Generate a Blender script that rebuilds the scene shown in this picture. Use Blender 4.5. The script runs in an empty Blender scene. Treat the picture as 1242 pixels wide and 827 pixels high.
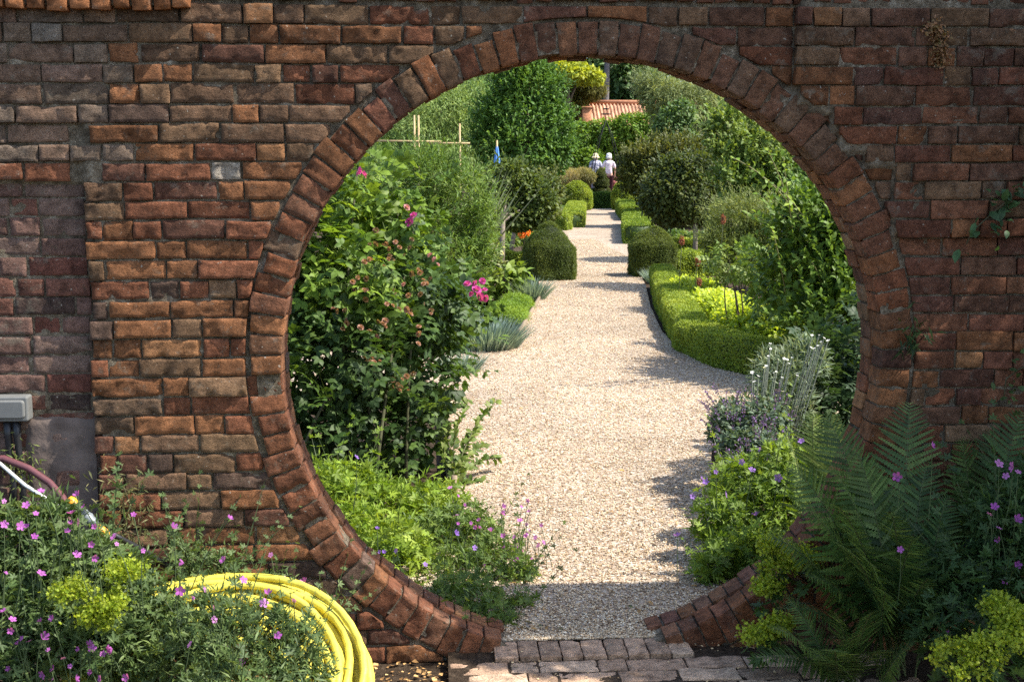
import bpy, bmesh, math
import numpy as np
from mathutils import Vector

SC = bpy.context.scene
COL = SC.collection
rng = np.random.default_rng(11)
TAU = 2 * math.pi

# ------------------------------------------------------------------ camera model (1242 x 827 reference frame)
F = 1600.0; PCX = 621.0; PCY = 413.5; CD = 4.65; CH = 1.787
YAW = math.radians(3.5); PIT = math.atan((PCY - 190) / F)
FW = np.array([math.sin(YAW) * math.cos(PIT), math.cos(YAW) * math.cos(PIT), -math.sin(PIT)])
RT = np.array([math.cos(YAW), -math.sin(YAW), 0.0]); UP = np.cross(RT, FW)
CAM = np.array([-0.548, -CD, CH])
def ray(px, py): return FW + RT * (px - PCX) / F - UP * (py - PCY) / F
def G(px, py, z=0.0):
    d = ray(px, py); return CAM + d * (z - CH) / d[2]
def at(px, py, y):
    d = ray(px, py); return CAM + d * (y + CD) / d[1]
def scale_at(p): return F / float((np.asarray(p) - CAM) @ FW)
def B(px, py, y, rx, rz, ry=None):
    c = at(px, py, y); s = scale_at(c)
    return (c, np.array([rx / s, (ry if ry is not None else rx / s), rz / s]))

# ------------------------------------------------------------------ numpy mesh builder
class Mesh:
    def __init__(s): s.V = []; s.L = []; s.S = []; s.C = []; s.n = 0
    def add(s, V, faces, col):
        V = np.asarray(V, float).reshape(-1, 3)
        for f in faces:
            s.L.append(np.asarray(f, np.int64) + s.n); s.S.append(np.array([len(f)]))
        s._c(V, col)
    def addq(s, V, A, col):                 # A: (m,k) equal sized faces
        V = np.asarray(V, float).reshape(-1, 3); A = np.asarray(A, np.int64)
        s.L.append((A + s.n).ravel()); s.S.append(np.full(len(A), A.shape[1]))
        s._c(V, col)
    def _c(s, V, col):
        col = np.asarray(col, float)
        if col.ndim == 1: col = np.tile(col[:3], (len(V), 1))
        s.V.append(V); s.C.append(col); s.n += len(V)
    def inst(s, T, P, R, S, col):           # T=(verts, faces); P (n,3) R (n,3,3) S (n,) or (n,3); col (n,3)
        tv, tf = T; n = len(P); k = len(tv)
        if n == 0: return
        S = np.asarray(S, float)
        if S.ndim == 1: S = S[:, None]
        X = tv[None] * S[:, None, :]
        V = np.einsum('nij,nkj->nki', R, X) + P[:, None, :]
        off = s.n + np.arange(n) * k
        for size in sorted({len(f) for f in tf}):
            A = np.array([f for f in tf if len(f) == size], np.int64)
            s.L.append((A[None] + off[:, None, None]).ravel()); s.S.append(np.full(n * len(A), size))
        s.V.append(V.reshape(-1, 3)); s.C.append(np.repeat(np.asarray(col, float), k, 0)); s.n += n * k
    def data(s, name, mats, shift=None, smooth=True):
        me = bpy.data.meshes.new(name)
        V = np.concatenate(s.V); L = np.concatenate(s.L); S = np.concatenate(s.S); C = np.concatenate(s.C)
        if shift is not None: V = V - np.asarray(shift)[None]
        me.vertices.add(len(V)); me.vertices.foreach_set('co', V.astype(np.float32).ravel())
        me.loops.add(len(L)); me.loops.foreach_set('vertex_index', L.astype(np.int32))
        me.polygons.add(len(S)); st = np.zeros(len(S), np.int32); st[1:] = np.cumsum(S)[:-1]
        me.polygons.foreach_set('loop_start', st)
        me.polygons.foreach_set('use_smooth', np.full(len(S), smooth))
        a = me.attributes.new('Col', 'FLOAT_COLOR', 'POINT')
        a.data.foreach_set('color', np.concatenate([C, np.ones((len(C), 1))], 1).astype(np.float32).ravel())
        for m in (mats if isinstance(mats, (list, tuple)) else [mats]): me.materials.append(m)
        me.update(calc_edges=True); me.validate()
        return me

def thing(name, label, cat, loc=(0, 0, 0), group=None):
    o = bpy.data.objects.new(name, None); COL.objects.link(o)
    o.location = [float(v) for v in loc]; o.empty_display_size = .1
    o['label'] = label; o['category'] = cat
    if group: o['group'] = group
    return o
def rootloc(o):
    v = np.zeros(3)
    while o is not None: v += np.array(o.location); o = o.parent
    return v
def part(m, name, mat, parent, smooth=True):
    sh = rootloc(parent)
    o = bpy.data.objects.new(name, m.data(name, mat, sh, smooth)); COL.objects.link(o); o.parent = parent
    return o
def solo(m, name, mat, label=None, cat=None, group=None, kind=None, loc=(0, 0, 0), smooth=True):
    o = bpy.data.objects.new(name, m.data(name, mat, loc, smooth)); COL.objects.link(o); o.location = [float(v) for v in loc]
    if label: o['label'] = label
    if cat: o['category'] = cat
    if group: o['group'] = group
    if kind: o['kind'] = kind
    return o

# ------------------------------------------------------------------ noise
def _h(i, j, k):
    n = (i * 374761393 + j * 668265263 + k * 2147483647 + 1013904223) & 0x7fffffff
    n = ((n ^ (n >> 13)) * 1274126177) & 0x7fffffff
    n = ((n ^ (n >> 16)) * 1103515245) & 0x7fffffff
    return (n & 0xffff) / 65535.0 * 2 - 1
def vnoise(P, sc, seed=0):
    X = np.asarray(P, float) * sc + seed * 17.31
    I = np.floor(X).astype(np.int64); f = X - I; f = f * f * (3 - 2 * f)
    out = 0
    for a in (0, 1):
        for b in (0, 1):
            for c in (0, 1):
                w = (f[..., 0] if a else 1 - f[..., 0]) * (f[..., 1] if b else 1 - f[..., 1]) * (f[..., 2] if c else 1 - f[..., 2])
                out = out + w * _h(I[..., 0] + a, I[..., 1] + b, I[..., 2] + c)
    return out

# ------------------------------------------------------------------ materials
def newmat(name):
    m = bpy.data.materials.new(name); m.use_nodes = True
    nt = m.node_tree; nt.nodes.clear()
    out = nt.nodes.new('ShaderNodeOutputMaterial')
    return m, nt, out
def N(nt, t, **k):
    n = nt.nodes.new(t)
    for a, v in k.items():
        if a in n.inputs: n.inputs[a].default_value = v
        else: setattr(n, a, v)
    return n
def lk(nt, a, b): nt.links.new(a, b)
def noise(nt, co, scale, detail=4, rough=.55):
    n = N(nt, 'ShaderNodeTexNoise'); n.inputs['Scale'].default_value = scale
    n.inputs['Detail'].default_value = detail; n.inputs['Roughness'].default_value = rough
    lk(nt, co, n.inputs['Vector']); return n.outputs['Fac']
def ramp(nt, fac, stops):
    r = N(nt, 'ShaderNodeValToRGB'); el = r.color_ramp.elements
    while len(el) < len(stops): el.new(.5)
    for e, (p, c) in zip(el, stops):
        e.position = p; e.color = (*c, 1) if hasattr(c, '__len__') else (c, c, c, 1)
    lk(nt, fac, r.inputs['Fac']); return r.outputs['Color']
def mixc(nt, fac, a, b, mode='MIX'):
    m = N(nt, 'ShaderNodeMix', data_type='RGBA', blend_type=mode)
    for s, v in ((m.inputs[0], fac), (m.inputs[6], a), (m.inputs[7], b)):
        if hasattr(v, 'is_linked'): lk(nt, v, s)
        else: s.default_value = (*v, 1) if hasattr(v, '__len__') else v
    return m.outputs[2]
def bump(nt, h, strength, dist):
    b = N(nt, 'ShaderNodeBump'); b.inputs['Strength'].default_value = strength; b.inputs['Distance'].default_value = dist
    lk(nt, h, b.inputs['Height']); return b.outputs['Normal']
def coords(nt): return N(nt, 'ShaderNodeNewGeometry').outputs['Position']
def colattr(nt): return N(nt, 'ShaderNodeAttribute', attribute_name='Col').outputs['Color']
def principled(nt, out, base, rough=.7, spec=.3, normal=None, metal=0):
    p = N(nt, 'ShaderNodeBsdfPrincipled')
    if hasattr(base, 'is_linked'): lk(nt, base, p.inputs['Base Color'])
    else: p.inputs['Base Color'].default_value = (*base, 1)
    if hasattr(rough, 'is_linked'): lk(nt, rough, p.inputs['Roughness'])
    else: p.inputs['Roughness'].default_value = rough
    p.inputs['Specular IOR Level'].default_value = spec; p.inputs['Metallic'].default_value = metal
    if normal: lk(nt, normal, p.inputs['Normal'])
    if out: lk(nt, p.outputs[0], out.inputs[0])
    return p

def mat_leaf(name, trans=.35, rough=.5, spec=.35, boost=1.0):
    m, nt, out = newmat(name)
    c = colattr(nt); pos = coords(nt)
    n1 = noise(nt, pos, 55, 2)
    c2 = mixc(nt, 1.0, c, ramp(nt, n1, [(.25, .72), (.75, 1.25)]), 'MULTIPLY')
    p = principled(nt, None, c2, rough, spec)
    t = N(nt, 'ShaderNodeBsdfTranslucent')
    lk(nt, mixc(nt, 1.0, c2, (1.9 * boost, 1.75 * boost, .9 * boost), 'MULTIPLY'), t.inputs['Color'])
    mx = N(nt, 'ShaderNodeMixShader'); mx.inputs[0].default_value = trans
    lk(nt, p.outputs[0], mx.inputs[1]); lk(nt, t.outputs[0], mx.inputs[2]); lk(nt, mx.outputs[0], out.inputs[0])
    return m
def mat_simple(name, col, rough=.6, spec=.3, sc=30, var=.2, bmp=0, metal=0):
    m, nt, out = newmat(name); pos = coords(nt)
    n1 = noise(nt, pos, sc, 5)
    base = mixc(nt, 1.0, col, ramp(nt, n1, [(.2, 1 - var), (.8, 1 + var)]), 'MULTIPLY')
    nrm = bump(nt, n1, 1, bmp) if bmp else None
    principled(nt, out, base, rough, spec, nrm, metal); return m
def mat_attr(name, rough=.6, spec=.3, sc=40, var=.2, bmp=0):
    m, nt, out = newmat(name); pos = coords(nt); n1 = noise(nt, pos, sc, 5)
    base = mixc(nt, 1.0, colattr(nt), ramp(nt, n1, [(.2, 1 - var), (.8, 1 + var)]), 'MULTIPLY')
    principled(nt, out, base, rough, spec, bump(nt, n1, 1, bmp) if bmp else None); return m

LEAF = mat_leaf('leaf_matte', .30, .55, .3)
LEAFG = mat_leaf('leaf_glossy', .30, .5, .22)
LEAFB = mat_leaf('leaf_thin', .45, .5, .3)
PETAL = mat_leaf('petal', .35, .6, .2)
BARK = mat_simple('bark', (.11, .085, .06), .9, .1, 40, .5, .01)
STEM = mat_attr('green_stem', .7, .2, 60, .25)

def mat_brick():
    m, nt, out = newmat('weathered_brick'); pos = coords(nt); c = colattr(nt)
    nA = noise(nt, pos, 22, 6, .65); nB = noise(nt, pos, 130, 4, .6); nC = noise(nt, pos, 6, 5, .6); nD = noise(nt, pos, 45, 6, .7)
    c = mixc(nt, 1.0, c, ramp(nt, nA, [(.3, .42), (.5, 1.0), (.7, 1.5)]), 'MULTIPLY')
    c = mixc(nt, 1.0, c, ramp(nt, nB, [(.3, .72), (.7, 1.25)]), 'MULTIPLY')
    c = mixc(nt, ramp(nt, nD, [(.60, 0), (.72, .7)]), c, (.125, .105, .066))           # grey green lichen film
    c = mixc(nt, ramp(nt, nC, [(.56, 0), (.75, .45)]), c, (.045, .03, .024))          # soot stain
    sp = noise(nt, pos, 75, 3, .5)
    c = mixc(nt, ramp(nt, sp, [(.69, 0), (.74, .8)]), c, (.42, .38, .31))             # lime specks
    sm = noise(nt, pos, 15, 8, .72)
    c = mixc(nt, ramp(nt, sm, [(.57, 0), (.66, .5), (.8, .75)]), c, (.21, .18, .135))    # old mortar smears
    dk = noise(nt, pos, 34, 8, .75)
    c = mixc(nt, ramp(nt, dk, [(.33, .6), (.43, 0)]), c, (.035, .024, .018))
    mp = N(nt, 'ShaderNodeMapping'); mp.inputs['Scale'].default_value = (1, 1, 2.6); lk(nt, pos, mp.inputs['Vector'])
    pit = noise(nt, mp.outputs[0], 120, 6, .75)
    pm = ramp(nt, pit, [(.27, 1), (.37, 0)])
    c = mixc(nt, mixc(nt, 1.0, pm, (.6, .6, .6), 'MULTIPLY'), c, (.035, .022, .016))
    h = N(nt, 'ShaderNodeMath', operation='ADD'); lk(nt, nA, h.inputs[0]); 
    h2 = N(nt, 'ShaderNodeMath', operation='MULTIPLY'); lk(nt, pit, h2.inputs[0]); h2.inputs[1].default_value = .55
    lk(nt, h2.outputs[0], h.inputs[1])
    principled(nt, out, c, .9, .15, bump(nt, h.outputs[0], 1.0, .016)); return m
BRICK = mat_brick()
def mat_mortar():
    m, nt, out = newmat('lime_mortar'); pos = coords(nt)
    nA = noise(nt, pos, 24, 8, .72); nB = noise(nt, pos, 110, 5, .75); nC = noise(nt, pos, 3.5, 3)
    c = ramp(nt, nA, [(.28, (.04, .031, .021)), (.42, (.15, .118, .078)), (.54, (.26, .21, .145)), (.68, (.46, .40, .30))])
    c = mixc(nt, ramp(nt, nC, [(.52, 0), (.70, .6)]), c, (.06, .05, .035))
    c = mixc(nt, 1.0, c, ramp(nt, nB, [(.3, .6), (.7, 1.3)]), 'MULTIPLY')
    principled(nt, out, c, .95, .1, bump(nt, nB, 1, .02)); return m
MORTAR = mat_mortar()
def mat_gravel():
    m, nt, out = newmat('pea_gravel'); pos = coords(nt)
    v = N(nt, 'ShaderNodeTexVoronoi'); v.inputs['Scale'].default_value = 75; lk(nt, pos, v.inputs['Vector'])
    r = N(nt, 'ShaderNodeSeparateColor'); lk(nt, v.outputs['Color'], r.inputs[0])
    c = ramp(nt, r.outputs[0], [(0, (.12, .08, .05)), (.2, (.23, .16, .105)), (.45, (.335, .255, .18)), (.75, (.42, .34, .255)), (1, (.52, .455, .375))])
    nA = noise(nt, pos, 1.1, 6); nB = noise(nt, pos, 5, 6, .65); nC = noise(nt, pos, 22, 6, .7)
    c = mixc(nt, 1.0, c, ramp(nt, nA, [(.3, .78), (.7, 1.12)]), 'MULTIPLY')
    c = mixc(nt, 1.0, c, ramp(nt, nC, [(.3, .72), (.7, 1.22)]), 'MULTIPLY')
    c = mixc(nt, ramp(nt, nB, [(.6, 0), (.8, .4)]), c, (.16, .12, .08))
    principled(nt, out, c, .85, .2, bump(nt, v.outputs['Distance'], -1, .012)); return m
GRAVEL = mat_gravel()
CHIP = mat_attr('stone_chip', .8, .25, 120, .2)
def mat_soil():
    m, nt, out = newmat('garden_soil'); pos = coords(nt)
    nA = noise(nt, pos, 3, 6); nB = noise(nt, pos, 45, 6, .7)
    c = ramp(nt, nB, [(.25, (.025, .017, .011)), (.55, (.075, .052, .034)), (.8, (.17, .125, .085))])
    c = mixc(nt, 1.0, c, ramp(nt, nA, [(.3, .7), (.7, 1.2)]), 'MULTIPLY')
    principled(nt, out, c, .95, .1, bump(nt, nB, 1, .03)); return m
SOIL = mat_soil()

# ------------------------------------------------------------------ leaf templates (axis +Y, face +Z)
def tmpl(v, f): return (np.array(v, float), f)
T_DIA = tmpl([(0, 0, 0), (-.25, .45, .07), (0, 1, -.08), (.25, .45, .07)], [(0, 3, 2), (0, 2, 1)])
T_OVAL = tmpl([(0, 0, 0), (0, .35, .03), (0, .7, .0), (0, 1, -.12), (-.22, .28, .08), (-.24, .62, .05), (.22, .28, .08), (.24, .62, .05)],
              [(0, 6, 1), (0, 1, 4), (6, 7, 2, 1), (1, 2, 5, 4), (7, 3, 2), (2, 3, 5)])
T_LANCE = tmpl([(0, 0, 0), (-.085, .4, .03), (0, .5, -.0), (.085, .4, .03), (0, 1, -.14)], [(0, 3, 2), (0, 2, 1), (3, 4, 2), (2, 4, 1)])
T_BLADE = tmpl([(-.018, 0, 0), (.018, 0, 0), (-.014, .5, .03), (.014, .5, .03), (0, 1, -.1)], [(0, 1, 3, 2), (2, 3, 4)])
def compound(pairs=2, leaf=T_OVAL, ls=.42, tip=True):
    V = []; Fs = []
    spots = []
    for i in range(pairs):
        y = .25 + .55 * i / max(1, pairs - 1) if pairs > 1 else .45
        spots += [(0, y, 1.05), (0, y, -1.05)]
    if tip: spots.append((0, .82, 0))
    for x, y, a in spots:
        c, s_ = math.cos(a), math.sin(a); o = len(V)
        for vx, vy, vz in leaf[0]:
            vx *= ls * 1.15; vy *= ls; vz *= ls
            V.append((x + vx * c + vy * s_, y + vy * c - vx * s_, vz - .10 * y * y))
        Fs += [tuple(i + o for i in f) for f in leaf[1]]
    o = len(V); V += [(-.008, 0, 0), (.008, 0, 0), (.006, .82, -.07), (-.006, .82, -.07)]; Fs.append((o, o + 1, o + 2, o + 3))
    return tmpl(V, Fs)
T_ROSEL = compound(2)
T_PINN = compound(3, T_OVAL, .32)
def palmate(lobes=5, cut=.35, teeth=True):
    V = [(0, 0, 0)]; rim = []
    a0 = -2.1; da = 4.2 / lobes
    for i in range(lobes):
        ac = a0 + da * (i + .5); L = 1 - .12 * abs(i - (lobes - 1) / 2)
        pts = [(-.5, cut), (-.36, .72), (-.2, .66), (-.12, .92), (0, 1.0), (.12, .92), (.2, .66), (.36, .72)] if teeth else [(-.5, cut), (-.3, .75), (0, 1), (.3, .75)]
        for q, r in pts:
            a = ac + q * da; rr = r * L * .62
            rim.append((math.sin(a) * rr, math.cos(a) * rr, .10 * r - .18 * r * r * abs(math.cos(3 * a)) * .6))
    ac = a0 + da * lobes; rim.append((math.sin(ac) * cut * .6, math.cos(ac) * cut * .6, .03))
    V += rim; n = len(rim)
    return tmpl(V, [(0, i + 1, i) for i in range(1, n)])
T_PALM = palmate(5, .22); T_PALMS = palmate(5, .3, False); T_PALM7 = palmate(7, .55)
def flower5(cup=.25):
    V = []; Fs = []
    for i in range(5):
        a = TAU * i / 5; o = len(V)
        for r, w, z in ((.06, 0, 0), (.5, -.34, cup * .5), (.9, -.3, cup), (1.0, 0, cup * .9), (.9, .3, cup), (.5, .34, cup * .5)):
            V.append((math.cos(a) * r - math.sin(a) * w, math.sin(a) * r + math.cos(a) * w, z))
        Fs.append(tuple(range(o, o + 6)))
    o = len(V)
    for i in range(6): V.append((.13 * math.cos(TAU * i / 6), .13 * math.sin(TAU * i / 6), .12))
    Fs.append(tuple(range(o, o + 6)))
    return tmpl(V, Fs)
T_FL5 = flower5()
def rose_t():
    V = []; Fs = []
    for ring, (n, r, tilt, h) in enumerate(((6, .55, .35, 0), (6, .45, .8, .08), (5, .3, 1.15, .16), (4, .18, 1.35, .2))):
        for i in range(n):
            a = TAU * (i + ring * .37) / n; o = len(V)
            ct, st = math.cos(tilt), math.sin(tilt)
            for q, w in ((.1, -.12), (.1, .12), (.7, .38), (1.05, .2), (1.05, -.2), (.7, -.38)):
                rr = r * (.25 + q * ct); z = h + r * q * st * 1.1 - (.08 * q * q if ring == 0 else 0)
                V.append((math.cos(a) * rr - math.sin(a) * w * r * 1.6, math.sin(a) * rr + math.cos(a) * w * r * 1.6, z))
            Fs.append(tuple(range(o, o + 6)))
    return tmpl(V, Fs)
T_ROSE = rose_t()
T_BIT = tmpl([(-.5, -.3, 0), (.5, -.35, .1), (.45, .4, -.05), (-.4, .35, .12)], [(0, 1, 2, 3)])

# ------------------------------------------------------------------ scatter helpers
def unit(v): return v / np.maximum(np.linalg.norm(v, axis=-1, keepdims=True), 1e-9)
def frames(d, n):
    d = unit(d); x = unit(np.cross(d, n)); z = np.cross(x, d)
    return np.stack([x, d, z], -1)
def rvec(n): return unit(rng.normal(size=(n, 3)))
def pick(pal, n, pts=None, clump=2.5, seed=0):
    pal = np.asarray(pal, float); k = len(pal)
    t = rng.random(n)
    if pts is not None: t = np.clip(.5 + .38 * vnoise(pts, clump, seed) + .28 * (rng.random(n) * 2 - 1), 0, .9999)
    t = t * (k - 1); i = np.floor(t).astype(int); f = (t - i)[:, None]
    c = pal[i] * (1 - f) + pal[np.minimum(i + 1, k - 1)] * f
    return c * (0.72 + .56 * rng.random((n, 1))) * np.array([1.42, 1.25, .95])
LA = {id(T_DIA): .25, id(T_OVAL): .33, id(T_LANCE): .085, id(T_ROSEL): .3, id(T_PINN): .28, id(T_PALM): .45, id(T_PALMS): .5, id(T_PALM7): .6, id(T_BLADE): .025}
COUNT = [0]
def foliage(m, blobs, s, T, pal, cover=2.2, out=.6, rand=.7, droop=.25, up=.7, shell=.22, flat=None, clump=None, sv=.3, cap=60000, lump=.12, nmul=None):
    areas = np.array([4 * math.pi * ((r[0] * r[1]) ** 1.6 + (r[0] * r[2]) ** 1.6 + (r[1] * r[2]) ** 1.6) ** .625 / 3 ** .625 for c, r in blobs])
    n = int(min(cap, cover * areas.sum() / (s * s * LA.get(id(T), .3))))
    if n < 1: return
    w = rng.choice(len(blobs), n, p=areas / areas.sum())
    Cc = np.array([b[0] for b in blobs]); Rr = np.array([b[1] for b in blobs])
    u = rvec(n); k = 1 - np.abs(rng.normal(size=n)) * shell
    k = np.clip(k, .15, 1); k = np.where(rng.random(n) < .05, 1 + np.abs(rng.normal(size=n)) * .09, k)
    P = Cc[w] + u * Rr[w] * k[:, None]
    mean = float(np.mean(Rr))
    P += u * Rr[w] * (lump * vnoise(P, 2.2 / max(mean, .05), 3))[:, None] + u * Rr[w] * (.5 * lump * vnoise(P, 6 / max(mean, .05), 5))[:, None]
    keep = P[:, 2] > -.05
    for i in range(len(blobs)):
        q = (((P - Cc[i]) / Rr[i]) ** 2).sum(1)
        keep &= ~((q < .42) & (w != i))
    P = P[keep]; u = u[keep]; n = len(P)
    o = unit(u / Rr[w[keep]])
    d = o * out + rvec(n) * rand + np.array([0, 0, -droop])
    nn = np.array([0, 0, up]) + o * (1 - up) * 1.3 + rvec(n) * .55
    S = s * (1 - sv + 2 * sv * rng.random(n))
    m.inst(T, P, frames(d, nn), S, pick(pal, n, P, clump or 1.3 / max(mean, .05)))
    COUNT[0] += n
    return P
def sprigs(m, blobs, n, L, s, T, p, leaves=11, up=.5, droop=.0, hide=.55):
    Cc = np.array([b[0] for b in blobs]); Rr = np.array([b[1] for b in blobs])
    w = rng.integers(0, len(blobs), n); u = rvec(n); u[:, 2] = np.abs(u[:, 2]) * .9 + u[:, 2] * .1
    P0 = Cc[w] + u * Rr[w] * .93
    keep = np.ones(n, bool)
    for i in range(len(blobs)): keep &= ~((((P0 - Cc[i]) / Rr[i]) ** 2).sum(1) < hide) | (w == i)
    P0 = P0[keep]; o = unit(u[keep] / Rr[w[keep]]); n = len(P0)
    d = unit(o * .8 + rvec(n) * .35 + np.array([0, 0, up])); LL = L * (.5 + rng.random(n))
    for k in range(leaves):
        f = (k + .6) / leaves; q = P0 + d * (LL * f)[:, None] + np.array([0, 0, -1.]) * (droop * LL * f * f)[:, None]
        ld = d * (.55 + .5 * f) + rvec(n) * .75; m.inst(T, q, frames(ld, np.array([0, -.25, .8]) + rvec(n) * .45), s * (1.15 - .5 * f) * (.8 + .4 * rng.random(n)), pick(p, n, P0, 1.))
    m.inst(T_BLADE, P0 - d * .05 * LL[:, None], frames(d, np.array([0, -.4, .6]) + rvec(n) * .2), np.stack([LL * .35, LL, LL * 0 - .0], -1), np.tile(np.array([.06, .085, .03]), (n, 1)))
    COUNT[0] += n * leaves
def tube(m, pts, radii, col, seg=8, cap=True):
    pts = np.asarray(pts, float); n = len(pts); radii = np.broadcast_to(radii, (n,))
    t = np.gradient(pts, axis=0); t = unit(t)
    ref = np.array([0, 0, 1.]) if abs(t[0][2]) < .9 else np.array([1., 0, 0])
    V = []
    x = unit(np.cross(ref, t[0]))
    for i in range(n):
        x = unit(x - t[i] * (x @ t[i])); y = np.cross(t[i], x)
        a = np.arange(seg) * TAU / seg
        V.append(pts[i] + radii[i] * (np.cos(a)[:, None] * x + np.sin(a)[:, None] * y))
    V = np.concatenate(V); A = []
    for i in range(n - 1):
        for j in range(seg):
            A.append((i * seg + j, i * seg + (j + 1) % seg, (i + 1) * seg + (j + 1) % seg, (i + 1) * seg + j))
    base = m.n
    m.addq(V, A, col)
    if cap:
        m.L.append(base + np.arange(seg)[::-1]); m.S.append(np.array([seg]))
        m.L.append(base + (n - 1) * seg + np.arange(seg)); m.S.append(np.array([seg]))
def bez(a, b, c, n=8):
    t = np.linspace(0, 1, n)[:, None]; a, b, c = map(np.asarray, (a, b, c))
    return a * (1 - t) ** 2 + 2 * b * t * (1 - t) + c * t ** 2
def box(m, c, h, col, R=None):
    c = np.asarray(c, float); h = np.asarray(h, float)
    V = np.array([(x, y, z) for x in (-1, 1) for y in (-1, 1) for z in (-1, 1)], float) * h
    if R is not None: V = V @ np.asarray(R).T
    m.addq(V + c, [(0, 1, 3, 2), (4, 6, 7, 5), (0, 4, 5, 1), (2, 3, 7, 6), (0, 2, 6, 4), (1, 5, 7, 3)], col)
def bbox_(m, x0, x1, y0, y1, z0, z1, col, b=.004):      # bevelled box through stacked rings
    hx, hy = (x1 - x0) / 2, (y1 - y0) / 2; cx, cy = (x0 + x1) / 2, (y0 + y1) / 2
    V = []; zs = [(z0, b), (z0 + b, 0), (z1 - b, 0), (z1, b)]
    for z, i in zs:
        X, Y = hx - i, hy - i; bb = min(b, X * .5, Y * .5)
        V += [(cx + X, cy + Y - bb, z), (cx + X - bb, cy + Y, z), (cx - X + bb, cy + Y, z), (cx - X, cy + Y - bb, z),
              (cx - X, cy - Y + bb, z), (cx - X + bb, cy - Y, z), (cx + X - bb, cy - Y, z), (cx + X, cy - Y + bb, z)]
    fs = [tuple(range(7, -1, -1)), tuple(range(24, 32))]
    for k in range(3):
        for j in range(8): fs.append((k * 8 + j, k * 8 + (j + 1) % 8, (k + 1) * 8 + (j + 1) % 8, (k + 1) * 8 + j))
    m.add(V, fs, col)
def lathe(m, c, prof, col, seg=16, sx=1, sy=1):
    V = []; A = []
    for r, z in prof:
        for j in range(seg): V.append((c[0] + sx * r * math.cos(TAU * j / seg), c[1] + sy * r * math.sin(TAU * j / seg), c[2] + z))
    for i in range(len(prof) - 1):
        for j in range(seg): A.append((i * seg + j, i * seg + (j + 1) % seg, (i + 1) * seg + (j + 1) % seg, (i + 1) * seg + j))
    m.addq(V, A, col)
def surf_leaves(m, V, A, s, T, pal, cover=2.5, sink=.6, out=.5, rand=.8, up=.45, clump=3, cap=60000):
    V = np.asarray(V); A = np.asarray(A)
    T1 = np.concatenate([A[:, [0, 1, 2]], A[:, [0, 2, 3]]]) if A.shape[1] == 4 else A
    a, b, c = V[T1[:, 0]], V[T1[:, 1]], V[T1[:, 2]]
    nr = np.cross(b - a, c - a); ar = np.linalg.norm(nr, axis=1) / 2
    n = int(min(cap, cover * ar.sum() / (s * s * LA.get(id(T), .3))))
    k = rng.choice(len(T1), n, p=ar / ar.sum()); r1 = np.sqrt(rng.random(n)); r2 = rng.random(n)
    P = a[k] * (1 - r1)[:, None] + b[k] * (r1 * (1 - r2))[:, None] + c[k] * (r1 * r2)[:, None]
    o = unit(nr[k])
    P = P - o * (rng.random(n) * s * sink)[:, None] + o * (vnoise(P, 7, 2) * s * .9)[:, None]
    d = o * out + rvec(n) * rand; nn = np.array([0, 0, up]) + o * (1 - up) + rvec(n) * .6
    keep = P[:, 2] > -.04
    m.inst(T, P[keep], frames(d, nn)[keep], (s * (.7 + .6 * rng.random(n)))[keep], pick(pal, n, P, clump)[keep])
    COUNT[0] += n

# palettes (linear base colours)
def pal(*a): return np.array(a)
P_MID = pal((.022, .055, .012), (.045, .10, .02), (.075, .15, .028))
P_DARK = pal((.012, .03, .012), (.022, .05, .017), (.04, .08, .022))
P_LIME = pal((.06, .13, .018), (.11, .20, .025), (.17, .26, .035))
P_GREY = pal((.06, .09, .06), (.11, .14, .10), (.18, .21, .16))
P_OLIVE = pal((.03, .045, .012), (.06, .08, .018), (.10, .11, .026))
P_WILLOW = pal((.08, .15, .05), (.14, .225, .08), (.22, .31, .13))
P_GOLD = pal((.17, .26, .02), (.25, .35, .045), (.32, .42, .10))
P_ALCH = pal((.12, .20, .02), (.19, .27, .03), (.27, .35, .05))
P_BOX = pal((.10, .165, .022), (.16, .235, .035), (.22, .285, .05))
P_YEW = pal((.038, .068, .015), (.065, .10, .022), (.11, .15, .033))
P_FERN = pal((.022, .055, .02), (.042, .088, .028), (.075, .13, .045))
P_BROWN = pal((.10, .055, .03), (.19, .11, .06), (.28, .18, .11))
C_MAG = (.46, .07, .30); C_PINK = (.44, .13, .43); C_LILAC = (.30, .16, .50)

# ================================================================== THE WALL
ZC = 1.058; RI = 1.080; RO = 1.196; CO = .0675
wall = thing('garden_wall', 'old weathered red brick garden wall pierced by a large round moon gate', 'wall', (0, .12, -.1))
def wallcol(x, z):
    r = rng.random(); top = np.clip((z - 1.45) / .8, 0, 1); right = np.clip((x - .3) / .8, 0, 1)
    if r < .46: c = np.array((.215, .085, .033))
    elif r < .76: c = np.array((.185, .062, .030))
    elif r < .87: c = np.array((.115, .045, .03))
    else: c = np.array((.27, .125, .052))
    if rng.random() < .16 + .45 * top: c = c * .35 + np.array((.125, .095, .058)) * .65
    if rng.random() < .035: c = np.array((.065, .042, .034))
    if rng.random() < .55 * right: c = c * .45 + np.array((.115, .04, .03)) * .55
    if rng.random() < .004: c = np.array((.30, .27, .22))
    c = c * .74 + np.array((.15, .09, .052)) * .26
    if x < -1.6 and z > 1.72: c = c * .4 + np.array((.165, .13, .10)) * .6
    return c * (.86 + .64 * rng.random()) * (1 - .20 * top)  # upper courses darkened: tree shade put into the colour, besides soot and lichen
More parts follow.
